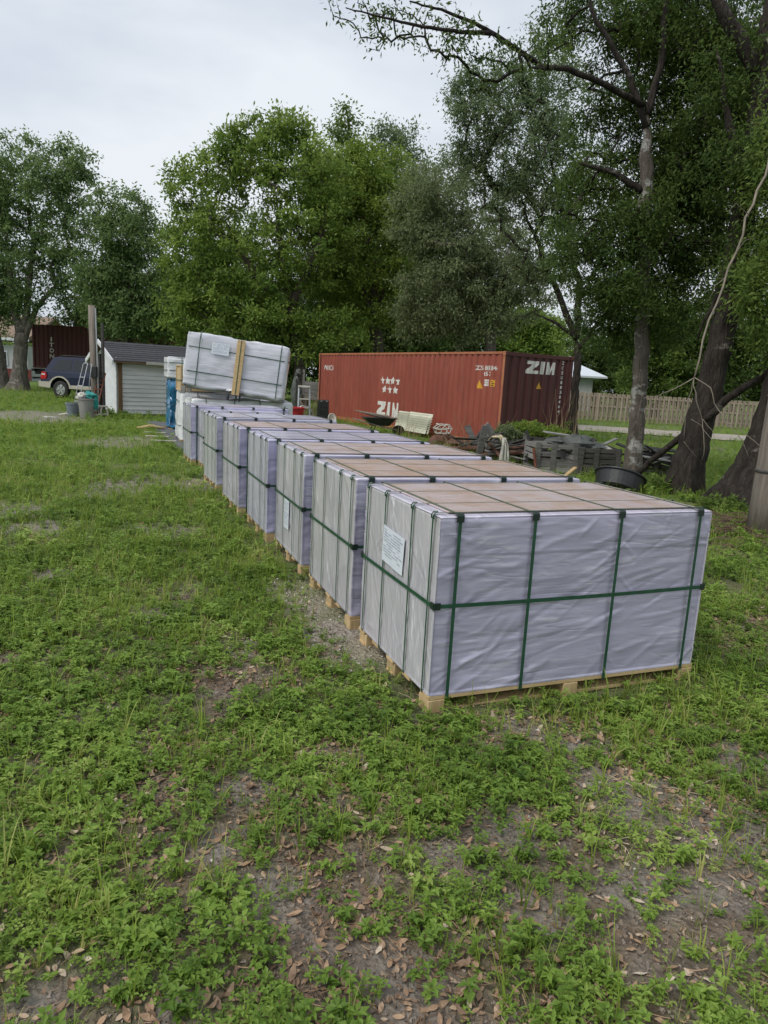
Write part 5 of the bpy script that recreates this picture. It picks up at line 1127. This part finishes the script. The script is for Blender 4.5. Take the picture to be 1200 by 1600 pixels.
q = gr(77, 653); lumps('white_stone', 'concrete', 'flat pale slab lying in the lawn left of the tub', 'stone', [((q.x, q.y, .02), .22, .09, .03)], 12)
q = gr(93, 619); lumps('white_bag', 'rag', 'small white bag lying behind the dark blue car', 'bag', [((q.x, q.y, .06), .14, .12, .09)], 13)
q = Vector((at(154, 648, 22.6).x, 22.6, 0)); cb = thing('stool_frame', 'pale broken stool frame lying between dustbin and shed', 'stool', q, .3)
for a, b in (((-.2, 0, .03), (-.05, 0, .36)), ((.28, 0, .05), (.26, 0, .36)), ((-.05, 0, .36), (.27, 0, .36)), ((-.2, .02, .06), (.28, .05, .12)), ((.06, 0, .08), (.10, 0, .35))): mb = MB(); mb.bar(a, b, .06, .05); mb.build('rail', M['concrete'], cb, bevel=.004)

cr = thing('parked_car', 'dark blue estate car with beige lower trim parked before the dark maroon container', 'car', (at(86, 618, 34.2).x, 34.2, 0), -.20)
CL, CW2 = 5.2, .98
def arch(cx, r, z, n=9): return [(cx + r * math.cos(math.pi - math.pi * k / n), z + r * math.sin(math.pi * k / n)) for k in range(n + 1)]
low = [(.06, .48)] + arch(1.0, .50, .46) + arch(4.05, .50, .46) + [(5.12, .46), (5.2, .74), (5.12, 1.06), (3.9, 1.20), (.10, 1.20), (.03, .95), (0, .70)]
mb = MB(); mb.prism(low, -1, 1, lambda u, v, w_: Vector((u, w_ * (CW2 - (.05 if v > 1.1 else 0)), v))); mb.build('body', M['navy'], cr)
cab = [(.14, 1.19), (.50, 1.84), (.75, 1.90), (2.9, 1.90), (3.15, 1.84), (4.0, 1.19)]
mb = MB(); mb.prism(cab, -1, 1, lambda u, v, w_: Vector((u, w_ * (CW2 - .06 - .24 * (v - 1.19) / .7), v))); mb.build('cabin', M['navy'], cr)
def yw_(v): return CW2 - .06 - .24 * (v - 1.19) / .7
for s in (-1, 1):
    for poly in ([(.55, 1.28), (.78, 1.76), (1.52, 1.76), (1.52, 1.28)], [(1.62, 1.28), (1.62, 1.76), (2.5, 1.76), (2.5, 1.28)], [(2.6, 1.28), (2.6, 1.76), (3.05, 1.75), (3.68, 1.28)]):
        mb = MB(); mb.prism(poly, 0, .012, lambda u, v, w_: Vector((u, s * (yw_(v) - .002 + w_), v))); mb.build('window', M['glass'], cr)
    mb = MB(); mb.prism([(.02, .95), (.10, 1.20), (.30, 1.18), (.36, 1.0), (.28, .86), (.03, .86)], 0, .02, lambda u, v, w_: Vector((u - .012, s * (CW2 - .004 + w_), v))); tlp = mb.build('tail_lamp', M['lens_red'], cr)
    mb = MB(); mb.box((.16, s * (CW2 + .019), 1.07), (.18, .01, .07)); mb.build('reflector', M['lens_clear'], tlp)
    mb = MB(); mb.prism([(-.05, .50), (-.04, .74), (.46, .74)] + [(1.0 + .58 * math.cos(math.pi - math.pi * k / 10), .46 + .56 * math.sin(math.pi * k / 10)) for k in range(3, 11)] + [(1.58, .46)] + arch(1.0, .50, .46)[::-1] + [(.45, .46)], 0, .035, lambda u, v, w_: Vector((u, s * (CW2 - .005 + w_), v))); mb.build('arch_trim', M['beige'], cr)
    mb = MB(); mb.prism([(3.47, .46)] + [(4.05 + .58 * math.cos(math.pi - math.pi * k / 10), .46 + .56 * math.sin(math.pi * k / 10)) for k in range(0, 11)] + arch(4.05, .50, .46)[::-1], 0, .035, lambda u, v, w_: Vector((u, s * (CW2 - .005 + w_), v))); mb.build('arch_trim', M['beige'], cr)
    mb = MB(); mb.box((2.52, s * (CW2 + .01), .54), (1.9, .05, .16)); mb.build('sill_trim', M['beige'], cr, bevel=.01)
    mb = MB(); mb.tube([(.85, s * .66, 1.93), (1.0, s * .66, 1.96), (2.7, s * .66, 1.96), (2.9, s * .66, 1.93)], .02, 6); mb.build('roof_rail', M['black'], cr)
    mb = MB(); mb.box((3.5, s * 1.06, 1.28), (.12, .2, .16)); mb.build('mirror', M['navy'], cr, bevel=.02)
    for x in (1.0, 4.05): wheel(cr, (x, s * .84, .40), .40, .25)
    mb = MB(); mb.box((5.16, s * .70, .88), (.06, .4, .18)); mb.build('headlight', M['lens_clear'], cr, bevel=.01)
mb = MB(); mb.box((-.05, 0, .62), (.16, 1.98, .25)); mb.build('rear_bumper', M['beige'], cr, bevel=.02)
mb = MB(); mb.box((5.22, 0, .56), (.14, 1.94, .26)); mb.build('front_bumper', M['beige'], cr, bevel=.02)
mb = MB(); mb.prism([(-.006, 0), (.006, 0), (.306, .50), (.294, .50)], -.66, .66, lambda u, v, w_: Vector((u + .165, w_ * (1 - .16 * v), v + 1.26))); mb.build('rear_window', M['glass'], cr)

# ------------------------------------------------------------------ clutter along the red container
def cpt(s, off, z=0): # a point beside the container: s metres from its near corner along the side, off metres out from the wall
    c, s_ = math.cos(CYAW), math.sin(CYAW); return Vector((CO.x - off * c - s * s_, CO.y - off * s_ + s * c, z))
ps = thing('roof_sheet_stack', 'cream translucent corrugated roof sheets leaning on the red container', 'roof sheets', cpt(2.75, .06), CYAW + math.pi / 2)
for k, (x0, wd, ln, an) in enumerate(((.05, 1.35, .62, .26), (.12, 1.25, .56, .36), (1.48, .70, .60, .28))):
    V = []; F = []; n = 34; mz = 16
    for i in range(n + 1):
        for j in range(mz + 1):
            l = ln * j / mz; d = .042 * math.sin(2 * math.pi * (j / mz) * 7.5 + .3 * k) + .006 * f1(i * .3, j * .4, 60 + k)
            V.append((x0 + wd * i / n, .12 + .45 * an * 2 * (1 - l) + .03 * (2 - k) + d, l * math.cos(an) + .12))
    for i in range(n):
        for j in range(mz): a = i * (mz + 1) + j; F.append((a, a + mz + 1, a + mz + 2, a + 1))
    mb = MB(); mb.add(V, F); o = mb.build('sheet', simple('cream_plastic_sheet', (.66, .66, .52), (.55, .55, .43), 3, .4, bmp=.1), ps, smooth=True, fix=False)
    sm = o.modifiers.new('thickness', 'SOLIDIFY'); sm.thickness = .004
q = gr(690, 697); wb = thing('wire_basket', 'white bent wire basket beside the cream roof sheets', 'basket', (q.x, q.y, .32), .2)
mb = MB(); r = random.Random(8)
for k in range(9):
    a = k * .7; mb.tube([(.20 * math.cos(a), .20 * math.sin(a), .02), (.26 * math.cos(a + .2), .22 * math.sin(a + .2), .16), (.18 * math.cos(a + .9), .15 * math.sin(a + .9), .27)], .011, 5)
for z, rr_ in ((.03, .2), (.15, .25), (.26, .18)): mb.tube([(rr_ * math.cos(k * .52), rr_ * .9 * math.sin(k * .52), z + r.uniform(-.02, .02)) for k in range(13)], .012, 5)
mb.build('wires', M['rag'], wb)
lumps('rubble_heap', 'rust', 'low heap of rusty scrap below the wire basket', 'scrap', [((q.x, q.y, .12), .40, .3, .22), ((q.x + .4, q.y - .3, .1), .4, .3, .15)], 31, .5)
q = gr(594, 688); q = Vector((at(594, 660, 21.8).x, 21.8, 0)); wz = .60; wbw = thing('wheelbarrow', 'black wheelbarrow full of pale sticks by the red container', 'wheelbarrow', q, .25)
V = []; F = []
def tray(z, l, w_): return [(-l * .5, -w_ / 2, z), (l * .4, -w_ * .42, z), (l * .52, 0, z), (l * .4, w_ * .42, z), (-l * .5, w_ / 2, z)]
lv = [tray(.36, .62, .40), tray(.66, 1.12, .68), tray(.665, 1.18, .74), tray(.64, 1.06, .62), tray(.40, .58, .36)]
for l in lv: V += l
for k in range(4):
    for i in range(5): F.append((5 * k + i, 5 * k + (i + 1) % 5, 5 * k + 5 + (i + 1) % 5, 5 * k + 5 + i))
F += [(4, 3, 2, 1, 0), (20, 21, 22, 23, 24)]; mb = MB(); mb.add(V, F); mb.build('tray', M['black'], wbw)
for s in (-1, 1):
    mb = MB(); mb.tube([(.62, s * .06, .2), (-.1, s * .24, .36), (-.85, s * .30, .58)], .018, 7); mb.build('handle', M['grey_wood'], wbw)
    mb = MB(); mb.tube([(-.2, s * .22, .36), (-.3, s * .24, .0), (-.12, s * .24, .0)], .014, 6); mb.build('leg', M['black'], wbw)
ty = MB(); ty.lathe([(.10, -.05), (.19, -.045), (.2, 0), (.19, .045), (.10, .05), (.02, .04), (.02, -.04)], 20); o = ty.build('wheel', M['rubber'], wbw, smooth=True); o.rotation_euler = (math.pi / 2, 0, 0); o.location = (.62, 0, .2)
wbw.scale = (.95, .95, .78)
for k in range(7):
    mb = MB(); a = r.uniform(-.25, .25); mb.tube([(-.95 + .12 * k, -.25 + .07 * k, .92 - .02 * k), (-.3 + .1 * k, -.1 + .05 * k + a * .3, .72), (.25 + .04 * k, .0 + a, .62)], [.012, .018, .02], 5)
    sk_ = tag(mb.build('stick', M['dead_branch'], None, smooth=True), 'pale stick lying across the black wheelbarrow tray', 'stick', 'sticks in the wheelbarrow')
    sk_.location = q; sk_.rotation_euler = (0, 0, .25); sk_.scale = (.95, .95, .80)
q = Vector((at(504, 655, 25.5).x, 25.5, 0)); bx = thing('black_bin', 'black slatted plastic box at the far left foot of the red container', 'box', q, .3)
mb = MB(); mb.box((0, 0, .42), (.40, .36, .84), taper=.88); mb.build('body', M['black'], bx, bevel=.03, seg=2)
for z in (.45, .6): mb = MB(); mb.box((0, -.185 + .02 * z, z), (.30, .02, .025)); mb.build('rib', M['black'], bx)
for s in (-1, 1): mb = MB(); mb.box((s * .10, -.15, .80), (.07, .06, .04)); mb.build('latch', M['grey_bin'], bx)
q = Vector((at(517, 655, 24.9).x, 24.9, 0)); wbs = thing('wash_basin', 'white basin tipped on edge beside the black slatted box', 'basin', q, .4)
mb = MB(); mb.lathe([(.001, 0), (.16, 0), (.24, .13), (.26, .13), (.26, .15), (.23, .15), (.15, .03), (.001, .03)], 20, sy=1.2); o = mb.build('bowl', M['rag'], wbs, smooth=True); o.location = (0, 0, .2); o.rotation_euler = (1.0, .5, 0); o.scale = (.65, .65, .65)
q = Vector((at(474, 650, 25.0).x, 25.0, 0)); sld = thing('step_ladder', 'small white step ladder standing behind the row of stacks', 'step ladder', q, .2)
for s in (-.21, .21):
    mb = MB(); mb.bar((s, -.22, 0), (s * .9, 0, 1.28), .05, .03); mb.build('rail', M['steel'], sld, bevel=.003); mb = MB(); mb.bar((s, .35, 0), (s * .9, .04, 1.22), .04, .025); mb.build('back_leg', M['steel'], sld, bevel=.003)
for z in (.25, .55, .85): mb = MB(); mb.box((0, -.2 + .17 * z, z), (.38, .09, .035)); mb.build('tread', M['rag'], sld, bevel=.003)
mb = MB(); mb.box((0, .01, 1.28), (.42, .22, .06)); mb.build('top_cap', M['rag'], sld, bevel=.008)
mb = MB(); mb.tube([(-.24, -.3, .02), (-.24, -.34, .52), (-.1, -.34, .62), (.18, -.3, .6), (.34, -.24, .3), (.42, -.2, .0)], .02, 7); mb.build('hoop', M['steel'], sld, smooth=True)
q = Vector((at(459, 655, 23.5).x, 23.5, 0)); rb = bin_('red_bin', 'red plastic tub left of the small step ladder', 'tub', q, .24, .33, .62, 'redplastic', .03)
q = Vector((at(485, 640, 30).x, 30.5, 0)); gt = thing('old_gate', 'weathered grey gate between two posts left of the red container', 'gate', q, .1)
for x in (-.38, .42): mb = MB(); mb.box((x, 0, .95), (.10, .10, 1.9)); mb.build('post', M['grey_wood'], gt, bevel=.006)
for k in range(5): mb = MB(); mb.box((.02, -.03, .72 + .155 * k), (.72, .03, .145)); mb.build('board', M['grey_wood'], gt, bevel=.004)
mb = MB(); mb.box((.9, 0, 1.58), (.9, .06, .12)); mb.build('rail', M['concrete'], gt, bevel=.004)
q = Vector((at(464, 640, 30).x, 29.6, 0)); mb = MB(); lumps('scrap_heap', 'tarp_grey', 'dark scrap heap leaning on the trunk by the old gate', 'scrap', [((q.x, q.y, .8), .22, .2, .75), ((q.x + .1, q.y, 1.75), .16, .12, .14), ((q.x + .25, q.y, .5), .18, .2, .4)], 17, .55)

# grey slatted crates and the debris heap behind the nearest stacks
def make_crate(W_, D_, H_, seed, wood, missing=()):
    t = bpy.data.objects.new('slatted_crate', None); COL.objects.link(t); r = random.Random(seed); n = 5; sh_ = H_ / n
    for (ox, oy, ax, ln) in ((0, 0, 0, W_), (0, D_, 0, W_), (0, 0, 1, D_), (W_, 0, 1, D_)):
        for k in range(n):
            if r.random() < .12: continue
            h_ = sh_ * r.uniform(.66, .88); mb = MB(); tl_ = r.gauss(0, .03); l2 = ln * r.uniform(.97, 1.0) - .02
            R = Matrix.Rotation(tl_, 3, 'Y') if ax == 0 else Matrix.Rotation(math.pi / 2, 3, 'Z') @ Matrix.Rotation(tl_, 3, 'Y')
            c = (ox + ln / 2, oy + (.014 if oy == 0 else -.014), sh_ * (k + .5)) if ax == 0 else (ox + (.014 if ox == 0 else -.014), oy + ln / 2, sh_ * (k + .5)); mb.box(c, (l2, .018, h_), R); mb.build('slat', M[wood], t, bevel=.002)
    for x, y, tl_ in ((.06, -.010, .03), (W_ * .42, -.010, 0), (W_ - .07, -.010, -.05), (.05, D_ + .010, 0), (W_ - .05, D_ + .010, 0)):
        mb = MB(); mb.box((x, y, H_ / 2), (.10, .024, H_ * 1.02), Matrix.Rotation(tl_, 3, 'Y')); mb.build('post', M['grey_wood'] if wood == 'grey_wood' else M['dark_wood'], t, bevel=.003)
    mb = MB(); mb.box((W_ / 2, D_ / 2, .02), (W_ - .06, D_ - .06, .03)); mb.build('floor_board', M['dark_wood'], t); return t
CG = 'old slatted crates behind the stacks'
for (px, pyb, Y, wd, dp, ht, yaw, sd, wood, lab) in ((833, 740, 14.25, .92, .75, .60, .10, 1, 'grey_wood', 'pale grey slatted crate left of two, just behind the second stack'), (900, 744, 14.3, .90, .8, .55, .02, 2, 'dark_wood', 'dark slatted crate between the pale crate and the slim oak'),
        (1001, 742, 14.9, .72, .7, .45, .05, 3, 'dark_wood', 'dark slatted crate right of the slim oak trunk'), (820, 715, 15.5, 1.0, .7, .62, .05, 4, 'dark_wood', 'dark slatted crate in the back row, under the green weeds'), (762, 715, 15.9, .9, .7, .66, .1, 5, 'grey_wood', 'grey slatted crate in the back row, behind the rusty pipes')):
    o = make_crate(wd, dp, ht, sd, wood); o.location = (at(px, pyb, Y).x, Y, 0); o.rotation_euler = (0, 0, yaw); tag(o, lab, 'crate', CG)
q = at(905, 690, 14.9); lumps('tarp_heap', 'tarp_grey', 'crumpled grey green tarp heaped on the dark crates', 'tarp', [((q.x - .05, q.y, .56), .34, .3, .19), ((q.x + .30, q.y + .1, .50), .3, .3, .12), ((q.x - .4, q.y + .2, .58), .28, .25, .10)], 41, .34)
for i, (px, py, Y, l, w_, yw, tx, ty_, mt, lab) in enumerate(((872, 678, 15.2, .6, .28, .2, .05, .1, 'grey_wood', 'grey board lying flat over the back crates beside the tarp'), (948, 700, 14.9, .5, .22, -.5, .1, .35, 'concrete', 'pale grey slab tilted down right of the tarp heap'),
        (885, 742, 13.7, .55, .09, .55, 0, -.55, 'pine', 'orange brown stick of wood leaning before the dark crate'), (1030, 702, 15.2, .8, .3, .1, .1, .05, 'dark_wood', 'dark board lying over the crate right of the slim oak'))):
    c = at(px, py, Y); mb = MB(); R = Euler((tx, ty_, yw)).to_matrix(); mb.box((c.x, c.y, c.z), (l, w_, .03), R); tag(mb.build('loose_board', M[mt], None, bevel=.004), lab, 'board', 'loose boards on the scrap')
r = random.Random(77)
for k in range(40):
    px = r.uniform(738, 890) if k < 26 else r.uniform(900, 1050); Y = r.uniform(14.9, 16.6) if k < 26 else r.uniform(14.6, 15.6); zt = r.uniform(.14, .58) if k < 26 else r.uniform(.15, .56)
    x = at(px, 690, Y).x; mb = MB(); mb.box((x, Y, zt), (r.uniform(.35, 1.3), r.uniform(.06, .16), r.uniform(.02, .035)), Euler((r.gauss(0, .3), r.gauss(0, .35), r.uniform(-1.2, 1.2))).to_matrix())
    tag(mb.build('scrap_plank', M[r.choice(('grey_wood', 'dark_wood', 'dark_wood'))], None, bevel=.004), ('weathered plank lying in the scrap between the container end and the pale crate' if k < 26 else 'weathered plank lying over the dark crates by the slim oak'), 'plank', 'weathered planks on the left scrap heap' if k < 26 else 'weathered planks on the right crates')
# rusty pipes
for i, (a, b, rr_, mt, lab) in enumerate((((648, 703, 16.6), (757, 700, 15.9), .060, 'rust', 'thick rusty pipe at the left of the scrap heap'), ((757, 708, 15.9), (827, 696, 15.3), .045, 'rust', 'thinner rusty pipe pointing right over the scrap'), ((752, 712, 15.6), (824, 706, 15.1), .05, 'rust', 'lowest rusty beam of the scrap heap'),
        ((762, 690, 15.4), (800, 735, 14.6), .035, 'rust', 'rusty bar slanting down across the pipes'), ((737, 695, 16.2), (757, 668, 16.4), .045, 'dark_wood', 'dark board end leaning at the left of the scrap heap'), ((838, 742, 14.1), (834, 700, 14.15), .03, 'terracotta', 'reddish stake upright beside the pale grey crate'))):
    p, q = at(*a), at(*b); mb = MB(); mb.tube([p, q], rr_, 10); mb.tube([p + (q - p).normalized() * -.002, p], rr_ * .72, 10); tag(mb.build('scrap_pipe', M[mt], None, smooth=False), lab, 'pipe', 'scrap metal heap')
for i, (px, py, Y, w_, h_, tl_, lab) in enumerate(((754, 686, 15.8, .16, .62, .1, 'upright grey board leaning at the left end of the scrap heap'), (768, 676, 15.9, .16, .5, -.75, 'grey board slanting down behind the cream cloth'))):
    c = at(px, py, Y); mb = MB(); mb.box((c.x, c.y, c.z), (w_, .025, h_), Euler((.15, tl_, .2)).to_matrix()); tag(mb.build('loose_board', M['grey_wood'], None, bevel=.004), lab, 'board', 'loose boards on the scrap')
def cloth(name, label, mat, rows, seed, th=.012):
    """a hanging sheet given by rows of (left, right) points"""
    V = []; F = []; n = 9; r = random.Random(seed)
    for j, (a, b) in enumerate(rows):
        for i in range(n + 1):
            p = Vector(a).lerp(Vector(b), i / n); V.append(p + Vector((0, .05 * math.sin(i * 1.9 + j * .4) + r.uniform(-.01, .01), r.uniform(-.01, .01))))
    for j in range(len(rows) - 1):
        for i in range(n): k = j * (n + 1) + i; F.append((k, k + 1, k + n + 2, k + n + 1))
    mb = MB(); mb.add(V, F); o = mb.build(name, M[mat], None, smooth=True, fix=False); sm = o.modifiers.new('thickness', 'SOLIDIFY'); sm.thickness = th; return tag(o, label, 'cloth')
cloth('hanging_cloth', 'white cloth strip hanging down in front of the rusty pipes', 'rag', [(at(785, 684, 14.6), at(790, 684, 14.6)), (at(784, 697, 14.6), at(794, 697, 14.6)), (at(781, 712, 14.6), at(795, 710, 14.6)), (at(779, 735, 14.6), at(794, 735, 14.6))], 4)
cloth('cream_cloth', 'cream cloth draped over the top of the scrap heap', 'cream', [(at(758, 694, 15.0), at(765, 690, 15.2)), (at(768, 683, 15.0), at(774, 680, 15.3)), (at(780, 684, 14.9), at(783, 679, 15.1)), (at(784, 694, 14.8), at(789, 688, 15.0))], 5)
# black rubber tub
q = Vector((at(970, 750, 12.0).x, 12.1, .13)); tb_ = thing('rubber_tub', 'black round rubber tub tilted behind the nearest stack', 'tub', q, -.1)
mb = MB(); mb.lathe([(.001, -.14), (.34, -.14), (.38, -.11), (.41, .12), (.435, .125), (.435, .155), (.40, .16), (.36, -.09), (.001, -.11)], 36); o = mb.build('body', M['black'], tb_, smooth=False); o.rotation_euler = (-.40, .24, 0)
mb = MB(); mb.lathe([(.442, .128), (.447, .14), (.442, .152)], 36); o2 = mb.build('rim', M['black'], tb_, smooth=True); o2.rotation_euler = (-.40, .24, 0)

# fallen limb, dead hanging branch, post
pts = [at(991, 748, 13.3), at(1015, 722, 13.0), at(1060, 688, 12.6), at(1092, 660, 12.25), at(1125, 634, 12.0), at(1165, 604, 11.8), at(1205, 580, 11.6), at(1250, 566, 11.4)]
P_, R_ = wobble(pts, [.055, .055, .06, .068, .07, .066, .06, .055], .03, 5, 3); mb = MB(); mb.tube(P_, R_, 9); tag(mb.build('fallen_limb', M['bark_dark'], None, smooth=True), 'long fallen limb propped against the leaning dark oak', 'branch')
db = thing('dead_branch', 'bare pale dead branch hanging down in front of the leaning dark oak', 'branch', at(1085, 590, 8.6)); o_ = Vector(db.location)
def dead(pts, r0, r1, nm='twig', sd=1):
    Q = [at(a, b, c) for a, b, c in pts]; P_, R_ = wobble(Q, [r0 + (r1 - r0) * k / (len(Q) - 1) for k in range(len(Q))], .022, sd, 3); mb = MB(); mb.tube([p - o_ for p in P_], [q * .5 for q in R_], 6); mb.build(nm, M['dead_branch'], db, smooth=True)
dead([(1198, 60, 12.3), (1222, 110, 10.6), (1218, 170, 9.6), (1208, 225, 9.35), (1194, 275, 9.2), (1168, 340, 9.0), (1140, 420, 8.9), (1110, 500, 8.7), (1085, 590, 8.6)], .040, .020, 'limb', 1)
dead([(1085, 590, 8.6), (1055, 607, 8.5), (1030, 618, 8.5), (1005, 622, 8.4)], .014, .005, sd=2)
dead([(1085, 590, 8.6), (1110, 606, 8.5), (1117, 630, 8.5), (1135, 660, 8.4), (1160, 690, 8.3), (1172, 718, 8.3)], .015, .006, sd=3)
dead([(1084, 592, 8.6), (1077, 620, 8.6), (1070, 650, 8.5), (1068, 690, 8.5)], .012, .004, sd=4)
dead([(1084, 592, 8.6), (1088, 625, 8.5), (1098, 655, 8.5), (1100, 690, 8.4), (1097, 718, 8.4)], .011, .005, sd=5)
dead([(1098, 655, 8.5), (1112, 672, 8.45), (1118, 688, 8.4)], .008, .003, sd=6)
dead([(1080, 655, 8.5), (1096, 665, 8.5), (1115, 692, 8.4), (1140, 715, 8.4)], .008, .003, sd=7)
dead([(1135, 660, 8.4), (1160, 675, 8.3), (1190, 698, 8.2), (1215, 705, 8.2)], .009, .004, sd=8)
dead([(1068, 690, 8.5), (1078, 702, 8.5), (1088, 714, 8.5)], .006, .003, sd=9)
dead([(1170, 335, 9.0), (1150, 318, 8.9), (1138, 330, 8.9)], .009, .003, sd=10)
dead([(1135, 432, 8.9), (1118, 446, 8.8), (1108, 470, 8.8)], .010, .003, sd=11)
dead([(1150, 395, 8.9), (1165, 375, 8.9), (1180, 372, 8.9)], .008, .003, sd=12)
q = Vector((4.86, 8.85, 0)); pp_ = thing('utility_pole', 'thick weathered grey wooden pole cut off by the right edge', 'pole', q, 0)
mb = MB(); mb.tube([(0, 0, -.1), (0, 0, .6), (.02, 0, 2), (.05, 0, 4), (.08, 0, 7.5)], [.215, .205, .195, .18, .15], 20); mb.build('post', M['grey_post'], pp_, smooth=True)
mb = MB(); mb.lathe([(.207, .80), (.215, .805), (.215, .835), (.205, .84)], 20); mb.build('band', M['dark_wood'], pp_, smooth=True)
# twigs and bark mulch round the pole
r = random.Random(12); mb = MB()
for k in range(420):
    x = r.gauss(4.6, .75); y = r.gauss(8.9, .75); a = r.uniform(0, 6.28); l = r.uniform(.05, .38); rr_ = r.uniform(.003, .012); z = .015 + r.random() * .05 + .06 * math.exp(-((x - 4.7) ** 2 + (y - 9) ** 2))
    mb.tube([(x, y, z), (x + l * .5 * math.cos(a) + r.gauss(0, .01), y + l * .5 * math.sin(a), z + r.uniform(-.005, .02)), (x + l * math.cos(a), y + l * math.sin(a), z + r.uniform(-.01, .02))], [rr_, rr_, rr_ * .5], 4)
tag(mb.build('twig_litter', simple('bark_mulch', (.17, .11, .075), (.09, .06, .042), 5, .95, bmp=.3), None, fix=False), 'broken twigs and bark strewn round the grey pole', None, kind='stuff')

# ------------------------------------------------------------------ fence, white roofed house beyond the lane
fb = thing('board_fence', 'long tan wooden board fence beyond the sandy lane', 'fence', (9.2, 39.6, 0), 0)
pk = MB(); pk.box((0, 0, .80), (.098, .018, 1.50)); pme = pk.mesh('picket', M['fence'], bevel=.002)
r = random.Random(2)
for k in range(122):
    o = link('picket', pme, fb, (k * .129, -.035 if k % 2 == 0 else .035, r.uniform(-.012, .012))); o.rotation_euler = (0, r.uniform(-.006, .006), r.uniform(-.03, .03))
for k in range(8): mb = MB(); mb.box((k * 2.24, .0, .78), (.09, .05, 1.56)); mb.build('post', M['fence'], fb, bevel=.004)
for z in (.30, .85, 1.38): mb = MB(); mb.box((7.8, 0, z), (15.7, .036, .085)); mb.build('rail', M['fence'], fb)
h2 = thing('house', 'white metal roofed house peeking over the left end of the board fence', 'house', (at(908, 600, 58).x - 9.5, 58, 0), -.1)
mb = MB(); mb.box((5.4, 4, 1.35), (9.6, 8, 2.7)); mb.build('wall', M['stucco'], h2)
mb = MB(); E_ = [(-.6, -.5), (11.2, -.5), (11.2, 8.5), (-.6, 8.5)]; mb.add([(x, y, 2.62) for x, y in E_] + [(x, y, 2.76) for x, y in E_] + [(3.2, 4, 4.6), (7.4, 4, 4.6)], [(3, 2, 1, 0), (0, 1, 5, 4), (1, 2, 6, 5), (2, 3, 7, 6), (3, 0, 4, 7), (4, 5, 9, 8), (5, 6, 9), (6, 7, 8, 9), (7, 4, 8)]); mb.build('roof', M['roof_white'], h2)
for x in (3.0, 7.6):
    f = MB(); f.box((x, -.03, 1.6), (1.2, .08, 1.0)); fo = f.build('window', M['white_wall'], h2); g = MB(); g.box((x, -.075, 1.6), (1.04, .02, .84)); g.build('pane', M['glass'], fo)

# ------------------------------------------------------------------ weeds growing on the scrap, tall dry stems, saplings
def bush(name, label, c, rx, ry, rz, n, leaf, L, W, seed, kind=None, stems=10, group=None):
    r = np.random.default_rng(seed); t = thing(name, label, 'plant', c, 0, group); g = r.normal(0, 1, (n, 3)); g /= np.linalg.norm(g, axis=1, keepdims=True); q = g * (r.random((n, 1)) ** .5) * np.array([rx, ry, rz]); q[:, 2] = np.abs(q[:, 2])
    o = link('leaves', leaves_mesh('leaves', q, 22, .10, L, W, -.1, seed, M[leaf]), t); o['kind'] = 'stuff'; mb = MB()
    for k in range(min(stems, n)): mb.tube([(q[k][0] * .3, q[k][1] * .3, -.05), tuple(q[k] * .6), tuple(q[k])], [.006, .005, .003], 4)
    mb.build('stems', M['dry_stem'], t); return t
for i, (px, py, Y, rx, rz, n, lf, lab) in enumerate(((832, 676, 16.4, .85, .34, 300, 'lf_yellow', 'bright green weeds growing over the back crates before the container end'), (790, 676, 16.0, .35, .26, 70, 'lf_olive', 'grey green weeds at the left of the crate weeds'),
        (880, 690, 20.2, .4, .9, 70, 'lf_bright', 'weeds growing up the right foot of the container end'), (1045, 768, 12.4, .6, .30, 90, 'lf_oak', 'low dark green weeds between the black tub and the leaning oak'), (485, 652, 26.5, .5, .45, 50, 'lf_olive', 'tall weeds left of the red container, by the old gate'),
        (1125, 790, 10.6, .5, .25, 60, 'lf_oak', 'low weeds at the foot of the thick buttressed oak'), (168, 648, 22.9, .35, .28, 40, 'lf_bright', 'green weeds at the left corner of the shed'), (200, 660, 22.8, .7, .16, 60, 'lf_bright', 'low weeds along the shed front'))):
    c = at(px, py, Y); c.z = max(0, c.z - rz * .3) if i < 2 else 0; bush('weed_patch', lab, c, rx, rx * .6, rz, n, lf, .075, .032, 500 + i, group='weed patches on the scrap')
mb = MB(); r = random.Random(4)
for k in range(120):
    if k < 40: px, Y = r.uniform(855, 900), r.uniform(19.2, 20.4); hh = r.uniform(.5, 1.7)
    elif k < 80: px, Y = r.uniform(470, 500), r.uniform(25, 28); hh = r.uniform(.5, 1.1)
    elif k < 100: px, Y = r.uniform(700, 790), r.uniform(17, 18.4); hh = r.uniform(.4, 1.1)
    else: px, Y = r.uniform(610, 650), r.uniform(20.5, 22); hh = r.uniform(.3, .8)
    b_ = Vector((at(px, 690, Y).x, Y, 0)); a = r.uniform(0, 6.28); l = r.uniform(.05, .5); mb.tube([b_, b_ + Vector((l * .3 * math.cos(a), l * .3 * math.sin(a), hh * .6)), b_ + Vector((l * math.cos(a), l * math.sin(a), hh))], [.007, .005, .002], 4)
tag(mb.build('dry_stalks', M['dry_stem'], None, fix=False), 'dry tan weed stalks standing round the red container and scrap', None, kind='stuff')
